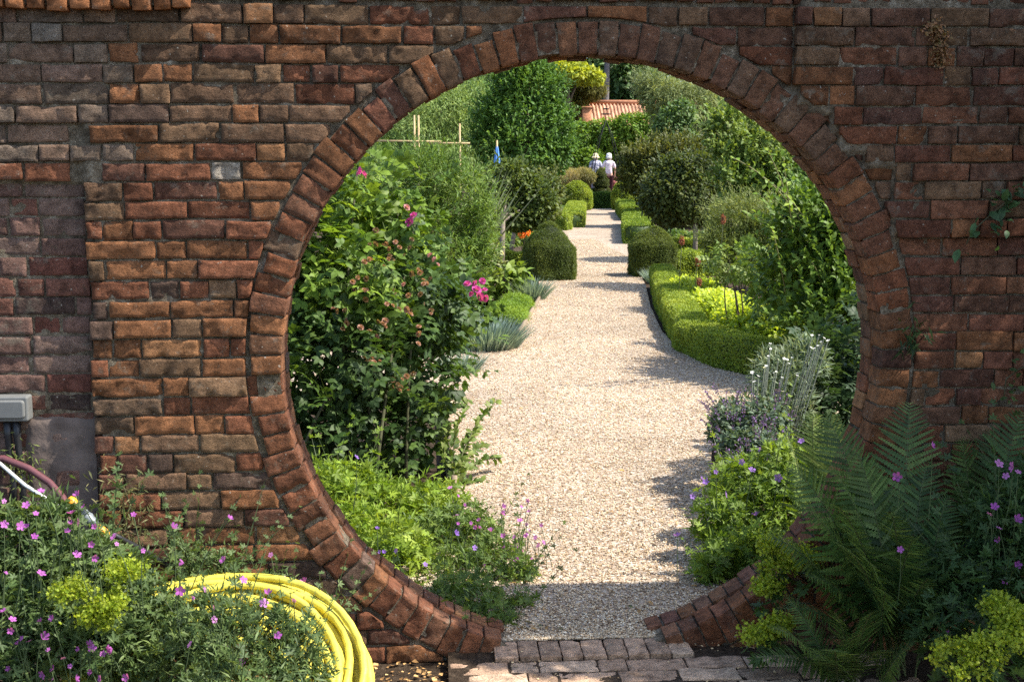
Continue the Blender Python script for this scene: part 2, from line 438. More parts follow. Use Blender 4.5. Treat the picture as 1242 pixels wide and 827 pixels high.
def brick(m, x0, x1, z0, z1, yf, depth, col, mp=None, res=.016, nd=1, rough=1.0, ringpush=False, tilt=None):
    L = x1 - x0; Hh = z1 - z0
    if L < .018 or Hh < .012: return
    nx = max(3, int(L / res)); nz = max(3, int(Hh / res) + 1)
    u = np.linspace(0, 1, nx + 1); v = np.linspace(0, 1, nz + 1)
    u = np.concatenate([[0], [.006 / L], u[1:-1], [1 - .006 / L], [1]]); v = np.concatenate([[0], [.006 / Hh], v[1:-1], [1 - .006 / Hh], [1]])
    u = np.sort(u); v = np.sort(v); nx = len(u) - 1; nz = len(v) - 1
    U, Vv = np.meshgrid(u, v, indexing='ij')
    X = x0 + U * L; Z = z0 + Vv * Hh
    e = np.minimum(np.minimum(U, 1 - U) * L, np.minimum(Vv, 1 - Vv) * Hh)
    r = .006; y = np.where(e < r, r - np.sqrt(np.maximum(r * r - (r - e) ** 2, 0)), 0) * .55
    sd = rng.integers(0, 9999)
    P3 = np.stack([X, Z, np.full_like(X, sd * .37)], -1)
    n1 = vnoise(P3, 28, sd % 7); n2 = vnoise(P3, 75, 1); n3 = vnoise(P3, 14, 2)
    n4 = vnoise(P3, 130, 3); y = y + rough * (.0022 * n1 + .0018 * n2 + .0009 * n4) + np.minimum(.008, min(rough, 1.5) * .022 * np.maximum(0, n3 - .5)) + (e < .012) * min(rough, 1.5) * .012 * np.maximum(0, n1 - .25)
    tl = (rng.normal() * .012, rng.normal() * .02) if tilt is None else tilt
    y = y + (U - .5) * L * tl[0] + (Vv - .5) * Hh * tl[1]
    wob = .0022 * min(rough, 1.6)
    X = X + wob * vnoise(P3 + 31.7, 30, 4) ; Z = Z + wob * vnoise(P3 + 77.7, 22, 5)
    Y = yf + y
    idx = np.arange((nx + 1) * (nz + 1)).reshape(nx + 1, nz + 1)
    loop = [idx[i, 0] for i in range(nx)] + [idx[nx, j] for j in range(nz)] + [idx[i, nz] for i in range(nx, 0, -1)] + [idx[0, j] for j in range(nz, 0, -1)]
    Vt = np.stack([X.ravel(), Y.ravel(), Z.ravel()], -1)
    A = np.stack([idx[:-1, :-1], idx[1:, :-1], idx[1:, 1:], idx[:-1, 1:]], -1).reshape(-1, 4)
    k = len(Vt); rings = [Vt, Vt[loop]]; sA = []; prev = k + np.arange(len(loop)); k += len(loop)
    for q in range(1, nd + 1):
        rg = Vt[loop].copy(); rg[:, 1] = yf + depth * q / nd
        if nd > 1:
            nn = vnoise(rg + sd, 35, 6)
            cx, cz = (x0 + x1) / 2, (z0 + z1) / 2
            rg[:, 0] += np.sign(rg[:, 0] - cx) * nn * .0015; rg[:, 2] += np.sign(rg[:, 2] - cz) * nn * .003
        cur = k + np.arange(len(loop)); k += len(loop); rings.append(rg)
        sA += [(prev[j], cur[j], cur[(j + 1) % len(loop)], prev[(j + 1) % len(loop)]) for j in range(len(loop))]
        prev = cur
    Vt = np.concatenate(rings); A = np.concatenate([A, np.array(sA)])
    if ringpush:
        Vt[:, 2] += .0065 * vnoise(np.stack([Vt[:, 0] * 1.3, Vt[:, 2] * .9, 0 * Vt[:, 0]], -1), 1, 8) + .0022 * vnoise(np.stack([Vt[:, 0] * 5, Vt[:, 2] * 4, 0 * Vt[:, 0]], -1), 1, 9)
        q = Vt[:, [0, 2]] - np.array([0, ZC]); rr = np.linalg.norm(q, axis=1)
        mn = RO + .012; inside = rr < mn
        q[inside] *= (mn / rr[inside])[:, None]; Vt[:, 0] = q[:, 0]; Vt[:, 2] = q[:, 1] + ZC
    if mp is not None: Vt = mp(Vt)
    cc = np.tile(col, (len(Vt), 1))
    m.addq(Vt, A, cc)

bm_ = Mesh(); XL, XR = -3.6, 3.4; RECX = -1.742; RECZ = 1.70
panel = Mesh(); prd = Mesh()
PROUD = {}
def proud_x(z):
    t = [(2.4, .72), (1.96, .725), (1.93, .78), (1.86, .87), (1.80, .90), (1.74, .99), (1.68, 1.10), (1.49, 1.10)]
    if z < 1.47: return None
    for i in range(len(t) - 1):
        if t[i + 1][0] <= z: return t[i + 1][1]
    return t[-1][1]
def run(x, lim, sgn, z0, z1, yf, mesh, colf, rough=1., long_p=.58, res=.0135, depth=.1, jn=.007):
    first = True
    while abs(lim - x) > .02:
        L = (.212 if rng.random() < long_p else .102) + rng.normal() * .006
        if first: L = rng.choice([.06, .105, .16, .21]); first = False
        rem = abs(lim - x)
        if rem - L < .05: L = rem
        j = jn * (.6 + .9 * rng.random())
        a, b = (x, x + L) if sgn > 0 else (x - L, x)
        zj = rng.normal(size=2) * .0016
        yy = yf + rng.normal() * .0032 - (rng.random() < .05) * .006
        xc = (a + b) / 2
        off = abs(xc) > 2.35
        brick(mesh, a + j * .5, b - j * .5, z0 + .0038 + zj[0], z1 - .0038 + zj[1], yy, depth, colf(xc, z0), res=(.05 if off else res),
              rough=rough * (1 if rng.random() > .22 else 1.9), ringpush=True)
        x = x + sgn * L
row = 0; z = -.125
while z < 2.30:
    z0, z1 = z, z + CO * (1 + .03 * rng.normal()); z = z1
    zm = (z0 + z1) / 2; h = RO + .004
    xh = math.sqrt(max(0, h * h - (zm - ZC) ** 2)) if abs(zm - ZC) < h else 0
    rec = zm < RECZ
    lf = RECX + rng.normal() * .006 if rec else XL
    px = proud_x(zm)
    if xh > 0:
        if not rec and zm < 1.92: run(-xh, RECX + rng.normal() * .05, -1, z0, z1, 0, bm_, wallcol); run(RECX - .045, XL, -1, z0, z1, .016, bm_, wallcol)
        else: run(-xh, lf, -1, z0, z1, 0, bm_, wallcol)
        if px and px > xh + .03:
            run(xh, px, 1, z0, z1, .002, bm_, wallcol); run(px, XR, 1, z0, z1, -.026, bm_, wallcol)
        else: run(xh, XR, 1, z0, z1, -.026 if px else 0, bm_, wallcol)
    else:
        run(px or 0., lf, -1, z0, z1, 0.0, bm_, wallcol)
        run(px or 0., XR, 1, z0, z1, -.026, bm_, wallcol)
    if rec:
        def pc(x, z_):
            c = np.array([(.185, .105, .08), (.165, .075, .052), (.20, .13, .10), (.15, .06, .042), (.07, .045, .036)][rng.choice(5, p=[.3, .25, .25, .12, .08])])
            return c * (.85 + .3 * rng.random())
        run(lf - .006, XL, -1, z0 + .012, z1 + .012, .045, panel, pc, rough=.55, jn=.009)
part(bm_, 'brickwork', BRICK, wall)
part(panel, 'recessed_brick_panel', BRICK, wall)

# arch ring: two leaves of voussoirs round the opening
ring = Mesh(); nv = 100; da = TAU / nv
for leaf, (yf, dp) in enumerate(((-.004, .118), (.121, .112))):
    for i in range(nv):
        th = math.pi / 2 - i * da + (leaf * .3 * da)
        zi = ZC + RI * math.sin(th)
        if zi < .012 : continue
        jt = rng.normal() * .003; ro = RO + rng.normal() * .008; ri = RI + rng.normal() * .0035
        wob = rng.normal() * .004
        arc = da * (RI + RO) / 2
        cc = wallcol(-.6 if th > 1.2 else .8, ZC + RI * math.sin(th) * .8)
        if rng.random() < .45: cc = cc * .5 + np.array((.21, .08, .034)) * .5
        if abs(th - math.pi / 2) < .9 : cc = cc * .5 + np.array((.14, .085, .055)) * .5
        def mp(V, th=th, jt=jt):
            a = th - (V[:, 0]) / ((RI + RO) / 2); r = V[:, 2]
            return np.stack([r * np.cos(a), V[:, 1] + 0, ZC + r * np.sin(a)], -1)
        j = .0055 + rng.random() * .003
        brick(ring, -arc / 2 + j * .5, arc / 2 - j * .5, ri, ro, yf + rng.normal() * .004, dp, cc, mp=mp, res=.013, nd=5, rough=1.25)
part(ring, 'arch_ring', BRICK, wall)

# lime mortar core behind the bricks
core = Mesh(); cs = .017
gx = np.arange(XL, XR + cs, cs); gz = np.arange(-.15, 2.36, cs)
Xg, Zg = np.meshgrid(gx, gz, indexing='ij')
P3 = np.stack([Xg, Zg, Xg * 0], -1)
Yg = np.maximum(.0075, .0130 + .0055 * vnoise(P3, 14, 1) + .0045 * vnoise(P3, 48, 2) + .012 * np.maximum(0, vnoise(P3, 2.6, 3)))
Yg = np.where((Xg < RECX) & (Zg >= RECZ) & (Zg < 1.93), Yg + .016, Yg)
Yg = np.where((Xg < RECX + .02) & (Zg < RECZ), .051 + .003 * vnoise(P3, 30, 4), Yg)
Yg = np.where((Xg > .74) & (Zg > 1.5) & (Xg > np.vectorize(lambda a: proud_x(max(1.48, a)))(Zg)), Yg - .027, Yg)
ix = np.arange(Xg.size).reshape(Xg.shape)
A = np.stack([ix[:-1, :-1], ix[1:, :-1], ix[1:, 1:], ix[:-1, 1:]], -1).reshape(-1, 4)
cxg = (Xg[:-1, :-1] + cs / 2).ravel(); czg = (Zg[:-1, :-1] + cs / 2).ravel()
A = A[np.hypot(cxg, czg - ZC) > RI + .045]
core.addq(np.stack([Xg.ravel(), Yg.ravel(), Zg.ravel()], -1), A, (.2, .2, .2))
th = np.linspace(0, TAU, 241); ys = np.linspace(.006, .235, 14)
Tt, Yy = np.meshgrid(th, ys, indexing='ij')
Rr_ = RI + .010 + .004 * vnoise(np.stack([Tt * 30, Yy * 40, Tt * 0], -1), 1, 3)
ix = np.arange(Tt.size).reshape(Tt.shape)
A = np.stack([ix[:-1, :-1], ix[:-1, 1:], ix[1:, 1:], ix[1:, :-1]], -1).reshape(-1, 4)
core.addq(np.stack([(Rr_ * np.cos(Tt)).ravel(), Yy.ravel(), (ZC + Rr_ * np.sin(Tt)).ravel()], -1), A, (.2, .2, .2))
for yq in (.006, .236):
    V = []; A = []
    rs = (RI + .008, RI + .03, RI + .09) if yq < .1 else (RI + .008, RI + .06, RI + .12)
    for t in th:
        for r in rs: V.append((r * math.cos(t), yq, ZC + r * math.sin(t)))
    for i in range(240):
        for k in range(2): A.append((i * 3 + k, i * 3 + k + 1, i * 3 + 4 + k, i * 3 + 3 + k))
    core.addq(V, A, (.2, .2, .2))
gx2 = np.arange(XL, XR + .06, .06); gz2 = np.arange(-.15, 2.36, .06)      # rear face
X2, Z2 = np.meshgrid(gx2, gz2, indexing='ij'); ix = np.arange(X2.size).reshape(X2.shape)
A = np.stack([ix[:-1, :-1], ix[:-1, 1:], ix[1:, 1:], ix[1:, :-1]], -1).reshape(-1, 4)
cxg = (X2[:-1, :-1] + .03).ravel(); czg = (Z2[:-1, :-1] + .03).ravel()
A = A[np.hypot(cxg, czg - ZC) > RI + .075]
core.addq(np.stack([X2.ravel(), 0 * X2.ravel() + .239, Z2.ravel()], -1), A, (.2, .2, .2))
part(core, 'mortar', MORTAR, wall)
# brick on edge coping
cop = Mesh(); x = XL
while x < XR:
    w = .068 + rng.normal() * .004; lo = 2.277 if x < -1.36 else 2.318
    c = (np.array((.33, .135, .055)) if x < -1.36 else np.array((.16, .07, .04))) * (.75 + .5 * rng.random())  # left stretch brighter orange: sunlight on the proud bricks put into the colour
    brick(cop, x + .005, x + w - .005, lo + rng.normal() * .004, lo + .108, (-.045 if x < -1.36 else -.008) + rng.normal() * .004, .3, c, res=.018, rough=1.4)
    x += w
part(cop, 'coping', BRICK, wall)
cc_ = Mesh(); bbox_(cc_, XL, -1.37, -.02, .23, 2.29, 2.372, (.2, .2, .2)); bbox_(cc_, -1.368, XR, .015, .23, 2.33, 2.414, (.2, .2, .2))
part(cc_, 'coping_mortar', MORTAR, wall)
# cement render patch low in the recess, and a pale mortar strip at the coping
CEM = mat_simple('cement_render', (.13, .10, .085), .9, .1, 14, .45, .01)
cp = Mesh(); c0 = at(36, 592, .07); c1 = at(112, 503, .07)
gxx, gzz = np.meshgrid(np.linspace(c0[0], -1.748, 26), np.linspace(.4, c1[2], 34), indexing='ij')
p3 = np.stack([gxx, gzz, gxx * 0], -1); yv = .038 + .004 * vnoise(p3, 9, 3) + .002 * vnoise(p3, 40, 1)
ed = np.minimum(np.minimum(gxx - gxx.min(), gzz.max() - gzz), .03); yv = yv + np.maximum(0, .02 - ed) * .6
ix = np.arange(gxx.size).reshape(gxx.shape)
cp.addq(np.stack([gxx.ravel(), yv.ravel(), gzz.ravel()], -1), np.stack([ix[:-1, :-1], ix[1:, :-1], ix[1:, 1:], ix[:-1, 1:]], -1).reshape(-1, 4), (.2,) * 3)
part(cp, 'cement_patch', CEM, wall)

# ================================================================== GROUND
g = Mesh()
def grid_sheet(m, x0, x1, y0, y1, z, nx, ny, amp=0, sc=3):
    X, Y = np.meshgrid(np.linspace(x0, x1, nx), np.linspace(y0, y1, ny), indexing='ij')
    P = np.stack([X, Y, X * 0], -1); Z = z + amp * vnoise(P, sc, 1)
    ix = np.arange(X.size).reshape(X.shape)
    m.addq(np.stack([X.ravel(), Y.ravel(), Z.ravel()], -1), np.stack([ix[:-1, :-1], ix[1:, :-1], ix[1:, 1:], ix[:-1, 1:]], -1).reshape(-1, 4), (.1, .1, .1))
grid_sheet(g, -600, 600, -300, 900, -.055, 60, 60)
solo(g, 'ground', SOIL, kind='structure')
HB = [(783, 345), (789, 372), (803, 402), (828, 428), (866, 446), (905, 455), (935, 459)]
HBg = [G(*p) for p in HB]
def poly_sheet(name, pts, z, mat):
    bm = bmesh.new(); vs = [bm.verts.new((p[0], p[1], z)) for p in pts]; bm.faces.new(vs)
    bmesh.ops.triangulate(bm, faces=bm.faces[:])
    me = bpy.data.meshes.new(name); bm.normal_update(); bm.to_mesh(me); bm.free()
    if me.polygons[0].normal.z < 0: me.flip_normals()
    me.materials.append(mat); o = bpy.data.objects.new(name, me); COL.objects.link(o); o['kind'] = 'structure'; return o
gp = [(-.95, .25), (-.36, .055), (.62, .055), (.9, 2.0), (1.4, 4.3), (7, 4.3), (7, 6.4)] + [tuple(p[:2]) for p in HBg[::-1]] + [(2.6, 15), (5.95, 41), (4.40, 41), (1.05, 15), (.84, 12.2), (.17, 7.48), (-7, 7.6), (-7, 5.4), (-.46, 5.4), (-.44, 2.6), (-.5, 1.5)]
poly_sheet('gravel_path', gp, 0.0, GRAVEL)
from mathutils.geometry import intersect_point_line
def inpoly(P, poly):
    x, y = P[:, 0], P[:, 1]; c = np.zeros(len(P), bool); n = len(poly); j = n - 1
    for i in range(n):
        xi, yi = poly[i]; xj, yj = poly[j]
        c ^= ((yi > y) != (yj > y)) & (x < (xj - xi) * (y - yi) / (yj - yi + 1e-12) + xi); j = i
    return c
T_CHIP = tmpl([(.5, 0, 0), (-.45, .1, .02), (.05, .42, 0), (-.1, -.4, 0), (0, .05, .3), (.05, 0, -.3)],
              [(0, 2, 4), (2, 1, 4), (1, 3, 4), (3, 0, 4), (2, 0, 5), (1, 2, 5), (3, 1, 5), (0, 3, 5)])
n = 250000
yy = .06 + (24) * rng.random(n) ** 2.25; xx = -1.6 + 4.6 * rng.random(n)
Pp = np.stack([xx, yy, np.zeros(n)], -1); k = inpoly(Pp, gp); Pp = Pp[k]; n = len(Pp)
Pp[:, 2] = .002 + .004 * rng.random(n)
sz = (.007 + .007 * rng.random(n) ** 2) * (1 + Pp[:, 1] * .035)
cpal = np.array([(.22, .14, .08), (.40, .28, .17), (.54, .42, .28), (.64, .53, .39), (.74, .67, .55), (.33, .26, .20)])
d = rvec(n); d[:, 2] *= .3
gm = Mesh(); gm.inst(T_CHIP, Pp, frames(d, np.array([0, 0, 1.]) + rvec(n) * .35), sz, cpal[rng.choice(6, n, p=[.1, .2, .25, .22, .13, .1])] * (.66 + .4 * rng.random((n, 1))) * (1 + .24 * vnoise(Pp, 1.1, 4) + .14 * vnoise(Pp, 4.5, 6))[:, None] * np.array([1.08, 1.045, .955]))
solo(gm, 'loose_gravel', CHIP, 'pale tan gravel chippings loose on the garden path', 'gravel', kind='stuff', smooth=False)

# brick paving in front of the gate
PAVE = BRICK
pv = Mesh()
def flat_brick(x0, x1, y0, y1, ztop, col):
    def mp(V): return np.stack([V[:, 0], V[:, 2], ztop - V[:, 1]], -1)
    brick(pv, x0, x1, y0, y1, 0, .06, col, mp=mp, res=.02, rough=.9, tilt=(rng.normal() * .01, rng.normal() * .01))
def pvc(): 
    c = np.array([(.48, .315, .205), (.42, .275, .18), (.50, .35, .235), (.35, .23, .15)][rng.integers(4)]); return c * (.85 + .3 * rng.random())
x = -.33
while x < .36:
    w = .082 + rng.normal() * .005; flat_brick(x, x + w - .005, -.105, .05, .004 + rng.normal() * .002, pvc()); x += w
y = -.112; r = 0
while y > -1.9:
    x = -.36 - rng.random() * .08 - (.0 if r % 2 else .06)
    while x < .95 :
        L = .213 if rng.random() < .7 else .105
        flat_brick(x, x + L - .006, y - .101, y, -.012 + rng.normal() * .003, pvc()); x += L
    y -= .107; r += 1
o = solo(pv, 'brick_paving', PAVE, kind='structure')
sb = Mesh(); grid_sheet(sb, -.5, 1.1, -1.95, .058, -.017, 60, 60, .004, 12)
solo(sb, 'paving_bed', SOIL, kind='structure')

# ================================================================== PLANT BUILDERS
def stems_to(m, base, targets, r0, col, sag=.1):
    for t in targets:
        b = np.array(base) + rng.normal(size=3) * np.array([.03, .03, 0]); t = np.asarray(t)
        mid = (b * .45 + t * .55) + np.array([rng.normal() * sag, rng.normal() * sag, np.linalg.norm(t - b) * .12])
        tube(m, bez(b, mid, t, 8), np.linspace(r0, r0 * .3, 8), col, 5)
def bush(name, label, cat, base, blobs, s, T, p, mat=LEAF, stems=6, sr=.01, scol=(.08, .06, .035), group=None, partname='foliage', **k):
    base = np.array([base[0], base[1], -.05])
    root = thing(name, label, cat, base, group)
    sp = k.pop('sprig', 0); m = Mesh(); foliage(m, blobs, s, T, p, **k)
    if sp: sprigs(m, blobs, sp, s * 3.2, s, T, p)
    part(m, partname, mat, root)
    if stems:
        tg = [blobs[i % len(blobs)][0] + rvec(1)[0] * blobs[i % len(blobs)][1] * .6 for i in range(stems)]
        if stems <= 14:
            for t in tg: m = Mesh(); stems_to(m, base, [t], sr, scol); part(m, 'stem', STEM, root)
        else: m = Mesh(); stems_to(m, base, tg, sr, scol); part(m, 'stems', STEM, root)
    return root
def tree(name, label, base, blobs, s, T, p, mat=LEAF, tr=.12, th=None, lean=(0, 0), bark=BARK, group=None, **k):
    base = np.array([base[0], base[1], -.05]); root = thing(name, label, 'tree', base, group)
    sp = k.pop('sprig', 0); m = Mesh(); foliage(m, blobs, s, T, p, **k)
    if sp: sprigs(m, blobs, sp, s * 3.4, s, T, p)
    part(m, 'crown', mat, root)
    m = Mesh(); c = np.mean([b[0] for b in blobs], 0); hh = th if th else c[2]
    top = np.array([base[0] * .4 + c[0] * .6, base[1] * .4 + c[1] * .6, hh])
    tube(m, bez(base, (base + top) / 2 + np.array([lean[0], lean[1], 0]), top, 10), np.linspace(tr, tr * .45, 10), (.1, .08, .06), 10)
    for b in blobs: tube(m, bez(top * .75 + base * .25, (top + b[0]) / 2, b[0], 6), np.linspace(tr * .45, tr * .12, 6), (.1, .08, .06), 6)
    part(m, 'trunk', bark, root)
    return root
FLOWERS = {}
def flower_mesh(key, T, col, mat=PETAL, col2=None):
    if key not in FLOWERS:
        m = Mesh(); n = len(T[0]); c = np.tile(np.array(col), (n, 1)) * (.85 + .3 * rng.random((n, 1)))
        m.add(T[0], T[1], c); FLOWERS[key] = m.data('flower', mat)
    return FLOWERS[key]
def put_flowers(root, key, pts, size, face=None, name='flower'):
    rl = rootloc(root)
    for p in pts:
        kk = [q for q in FLOWERS if q.split('_')[0] == key]; o = bpy.data.objects.new(name, FLOWERS[kk[rng.integers(len(kk))]]); COL.objects.link(o); o.parent = root
        o.location = Vector([float(v) for v in np.asarray(p) - rl])
        f = np.array([rng.normal() * .75, -.6 + rng.normal() * .5, .7 + rng.normal() * .4]) if face is None else np.asarray(face) + rng.normal(size=3) * .4
        o.rotation_euler = Vector([float(v) for v in f]).to_track_quat('Z', 'Y').to_euler()
        s = size * (.6 + .6 * rng.random()); o.scale = (s, s, s)
flower_mesh('geranium', T_FL5, C_PINK); flower_mesh('rose', T_ROSE, C_MAG); flower_mesh('faded', T_ROSE, (.45, .22, .22))
flower_mesh('lilac', T_FL5, C_LILAC); flower_mesh('geranium_b', flower5(.55), (.40, .10, .40)); flower_mesh('geranium_c', flower5(.05), (.52, .20, .48)); flower_mesh('geranium_d', flower5(1.1), (.36, .10, .36)); flower_mesh('lilac_b', flower5(.7), (.24, .12, .46)); flower_mesh('white', T_FL5, (.75, .75, .72))
def flower_stems(root, pts, base_f, col=(.05, .09, .03), r=.0018):
    m = Mesh()
    for p in pts:
        b = base_f(p); tube(m, bez(b, (b + p) / 2 + rng.normal(size=3) * .03, p, 5), r, col, 4, False)
    part(m, 'flower_stems', STEM, root)

# ------------------------------------------------------------------ hedges and topiary
def sweep(pts, hw, h, z0=-.05, rd=.05):
    pts = np.array([[p[0], p[1]] for p in pts]); L = np.concatenate([[0], np.cumsum(np.linalg.norm(np.diff(pts, axis=0), axis=1))])
    n = max(4, int(L[-1] / .15)); q = np.linspace(0, L[-1], n)
    X = np.stack([np.interp(q, L, pts[:, 0]), np.interp(q, L, pts[:, 1])], -1)
    t = unit(np.gradient(X, axis=0)); nr = np.stack([t[:, 1], -t[:, 0]], -1)
    prof = [(-hw, z0), (-hw * 1.03, h * .5), (-hw, h - rd), (-hw + rd, h), (0, h * 1.01), (hw - rd, h), (hw, h - rd), (hw * 1.03, h * .5), (hw, z0)]
    V = []
    for i in range(n):
        for a, zz in prof: V.append((X[i, 0] + nr[i, 0] * a, X[i, 1] + nr[i, 1] * a, zz))
    k = len(prof); A = []
    for i in range(n - 1):
        for j in range(k - 1): A.append((i * k + j, i * k + j + 1, (i + 1) * k + j + 1, (i + 1) * k + j))
    V = np.array(V)
    for e in (0, n - 1):
        o = e * k
        for (a, b, c, d) in ((0, 1, 7, 8), (1, 2, 6, 7), (2, 3, 5, 6)):
            A.append((o + a, o + b, o + c, o + d) if e else (o + d, o + c, o + b, o + a))
    A = np.array(A)
    # make sure normals point outwards
    f = A[:, :]; nrm = np.cross(V[f[:, 1]] - V[f[:, 0]], V[f[:, 2]] - V[f[:, 0]]); up = nrm[(n // 2) * (k - 1) + 3 if n > 2 else 3]
    if up[2] < 0: A = A[:, ::-1]
    V = V + .012 * np.stack([vnoise(V, 5, 1), vnoise(V, 5, 2), vnoise(V, 5, 3)], -1)
    return V, A
def hedge(name, label, pts, hw, h, s=.03, p=P_BOX, cover=3, cat='hedge', group=None, T=T_DIA, core=(.05, .085, .02), **k):
    V, A = sweep(pts, hw, h); m = Mesh()
    c = V.mean(0)
    Vc, Ac = sweep(pts, hw - s * .9, h - s * .9); m.addq(Vc, Ac, core)
    surf_leaves(m, V, A, s, T, p, cover, **k)
    return solo(m, name, LEAF, label, cat, group, loc=(c[0], c[1], -.05))
def topiary(name, label, base, rings, s=.035, p=P_YEW, ex=4, cover=3, rot=0, cat='topiary', group=None, T=T_LANCE, mat=LEAF, core=(.02, .03, .012), sx=1, sy=1, **k):
    seg = 28; V = []; A = []; base = np.array(base, float); base[2] = -.05
    for r, zz in rings:
        for j in range(seg):
            a = TAU * j / seg; c, s_ = math.cos(a), math.sin(a)
            q = r / (abs(c) ** ex + abs(s_) ** ex) ** (1 / ex)
            x, y = q * c * sx, q * s_ * sy
            V.append((base[0] + x * math.cos(rot) - y * math.sin(rot), base[1] + x * math.sin(rot) + y * math.cos(rot), zz))
    for i in range(len(rings) - 1):
        for j in range(seg): A.append((i * seg + j, i * seg + (j + 1) % seg, (i + 1) * seg + (j + 1) % seg, (i + 1) * seg + j))
    V = np.array(V); A = np.array(A)
    V = V + .02 * np.stack([vnoise(V, 4, 1), vnoise(V, 4, 2), vnoise(V, 4, 3)], -1)
    m = Mesh(); cen = np.array([base[0], base[1], V[:, 2].mean()])
    m.addq(cen + (V - cen) * .94, A, core); surf_leaves(m, V, A, s, T, p, cover, **k)
    return solo(m, name, mat, label, cat, group, loc=base)
# ================================================================== FAR BACKGROUND
def blobs_px(y, lst): return [B(px, py, y + dy, rx, rz) for px, py, rx, rz, dy in lst]
def gbase(px, y):
    p = at(px, 300, y); return np.array([p[0], p[1], -.05])
# distant wood
m = Mesh(); wb = []
for i in range(46):
    X = -52 + i * 3.1 + rng.normal(); hgt = 9 + 3.5 * rng.random()
    wb.append((np.array([X + 18, 92 + rng.normal() * 3, hgt * .5]), np.array([3.6, 3, hgt * .55])))
foliage(m, wb, .75, T_DIA, P_DARK, cover=2.0, cap=52000)
solo(m, 'distant_wood', LEAF, 'dark belt of woodland closing the view beyond the roof', 'woodland', kind='stuff', loc=(18, 92, 0))
tree('woodland_tree', 'dark green broadleaf tree above the tiled roof, behind the bare pole trunk', gbase(765, 66), blobs_px(66, [(765, 98, 34, 28, 0), (745, 112, 22, 26, 1), (795, 118, 30, 28, 0), (770, 150, 45, 40, 0), (755, 80, 30, 20, 0)]), .34, T_OVAL, pal((.02, .05, .018), (.035, .08, .025), (.06, .12, .04)), tr=.3, cover=2.4)
tree('woodland_tree', 'dark tree filling the gap left of the lime topped conifer', gbase(655, 70), blobs_px(70, [(600, 105, 40, 40, 0), (650, 90, 36, 40, 0), (690, 110, 30, 40, 0), (715, 85, 34, 30, 0), (700, 70, 40, 26, 0), (640, 150, 60, 50, 0)]), .4, T_OVAL, P_DARK, tr=.3, cover=2)
tree('woodland_tree', 'deep green tree behind the pale willow, under the right shoulder of the arch', gbase(905, 64), blobs_px(64, [(880, 120, 40, 34, 0), (920, 150, 46, 44, 0), (960, 190, 50, 50, 0), (860, 160, 40, 40, 0)]), .4, T_OVAL, P_DARK, tr=.3, cover=2)
tree('woodland_tree', 'deep green tree behind the pale feathery willow beyond the cane frame', gbase(500, 62), blobs_px(62, [(480, 150, 50, 40, 0), (540, 130, 44, 40, 0), (430, 190, 50, 50, 0), (575, 115, 30, 36, 0)]), .4, T_OVAL, P_DARK, tr=.3, cover=2)
# bare pole trunk with high crown
t0 = gbase(733, 60); root = thing('pine_tree', 'tall straight bare grey pine trunk rising behind the tiled roof', 'tree', t0)
m = Mesh(); tube(m, [t0, t0 + np.array([0, 0, 4.]), t0 + np.array([.1, 0, 9.])], [.17, .15, .1], (.1, .08, .06), 10); part(m, 'trunk', mat_simple('grey_bark', (.13, .115, .11), .9, .1, 12, .5, .02), root)
m = Mesh(); foliage(m, [(t0 + np.array([.1, 0, 9.6]), np.array([2.2, 2.2, 1.4])), (t0 + np.array([1, .4, 8.4]), np.array([1.5, 1.5, .8]))], .4, T_LANCE, P_DARK, cover=1.5, cap=9000); part(m, 'crown', LEAF, root)
tree('conifer_tree', 'brown green conifer with bright lime top beside the chimney', gbase(700, 55.6), blobs_px(55.6, [(714, 108, 20, 12, 0), (700, 100, 24, 14, 0), (700, 120, 14, 10, 0), (684, 128, 20, 22, 0)]), .2, T_LANCE, pal((.04, .055, .015), (.08, .09, .022), (.12, .12, .03)), tr=.16, cover=4, droop=.5)
tree('lime_leaved_tree', 'bright yellow green tree top just under the crown of the arch', gbase(690, 53), blobs_px(53, [(690, 90, 34, 10, 0), (712, 94, 20, 7, 0), (660, 96, 24, 14, 0), (690, 82, 20, 10, 0)]), .2, T_OVAL, pal((.12, .17, .02), (.20, .26, .028), (.28, .32, .035)), tr=.13, cover=2.4)

# house with pantile roof
hb = at(768, 190, 56); sH = scale_at(hb); hx0 = at(709, 150, 55)[0]; hx1 = at(860, 150, 55)[0]
zE = at(750, 153, 55)[2]; zR = at(750, 126, 56.6)[2]
house = thing('tiled_building', 'low brick building with orange clay pantile roof beyond the garden', 'building', ((hx0 + hx1) / 2, 56.6, -.05))
m = Mesh(); bbox_(m, hx0 + .25, hx1 - .25, 55.3, 57.9, -.05, zE - .02, (.3, .13, .07)); part(m, 'wall', BRICK, house)
TILE = mat_attr('clay_pantile', .8, .2, 6, .35)
m = Mesh(); nx = 273; ny = 9
for side in (0, 1):
    xs = np.linspace(hx0, hx1, nx); V = []; A = []; C = []
    tw = (hx1 - hx0) / 34
    for j in range(ny):
        for k in (0, 1):
            f = (j + k * .98) / ny
            for x in xs:
                ph = ((x - hx0) / tw) % 1
                zz = zE + (zR - zE) * f + .05 * math.sin(TAU * ph) + (.035 if k == 0 else -.01)
                yv = 55 + 1.6 * f if side == 0 else 58.2 - 1.6 * f
                V.append((x, yv, zz)); cid = int((x - hx0) / tw)
                q = _h(np.int64(cid), np.int64(j), np.int64(side)); C.append(np.array((.50, .27, .17)) * (1 + .28 * q) + np.array((.06, .05, .03)) * max(0, q))
    rows = 2 * ny
    for j in range(rows - 1):
        for i in range(nx - 1):
            a = (j * nx + i, j * nx + i + 1, (j + 1) * nx + i + 1, (j + 1) * nx + i); A.append(a if side == 0 else a[::-1])
    m.addq(V, A, np.array(C))
roof = part(m, 'roof', TILE, house)
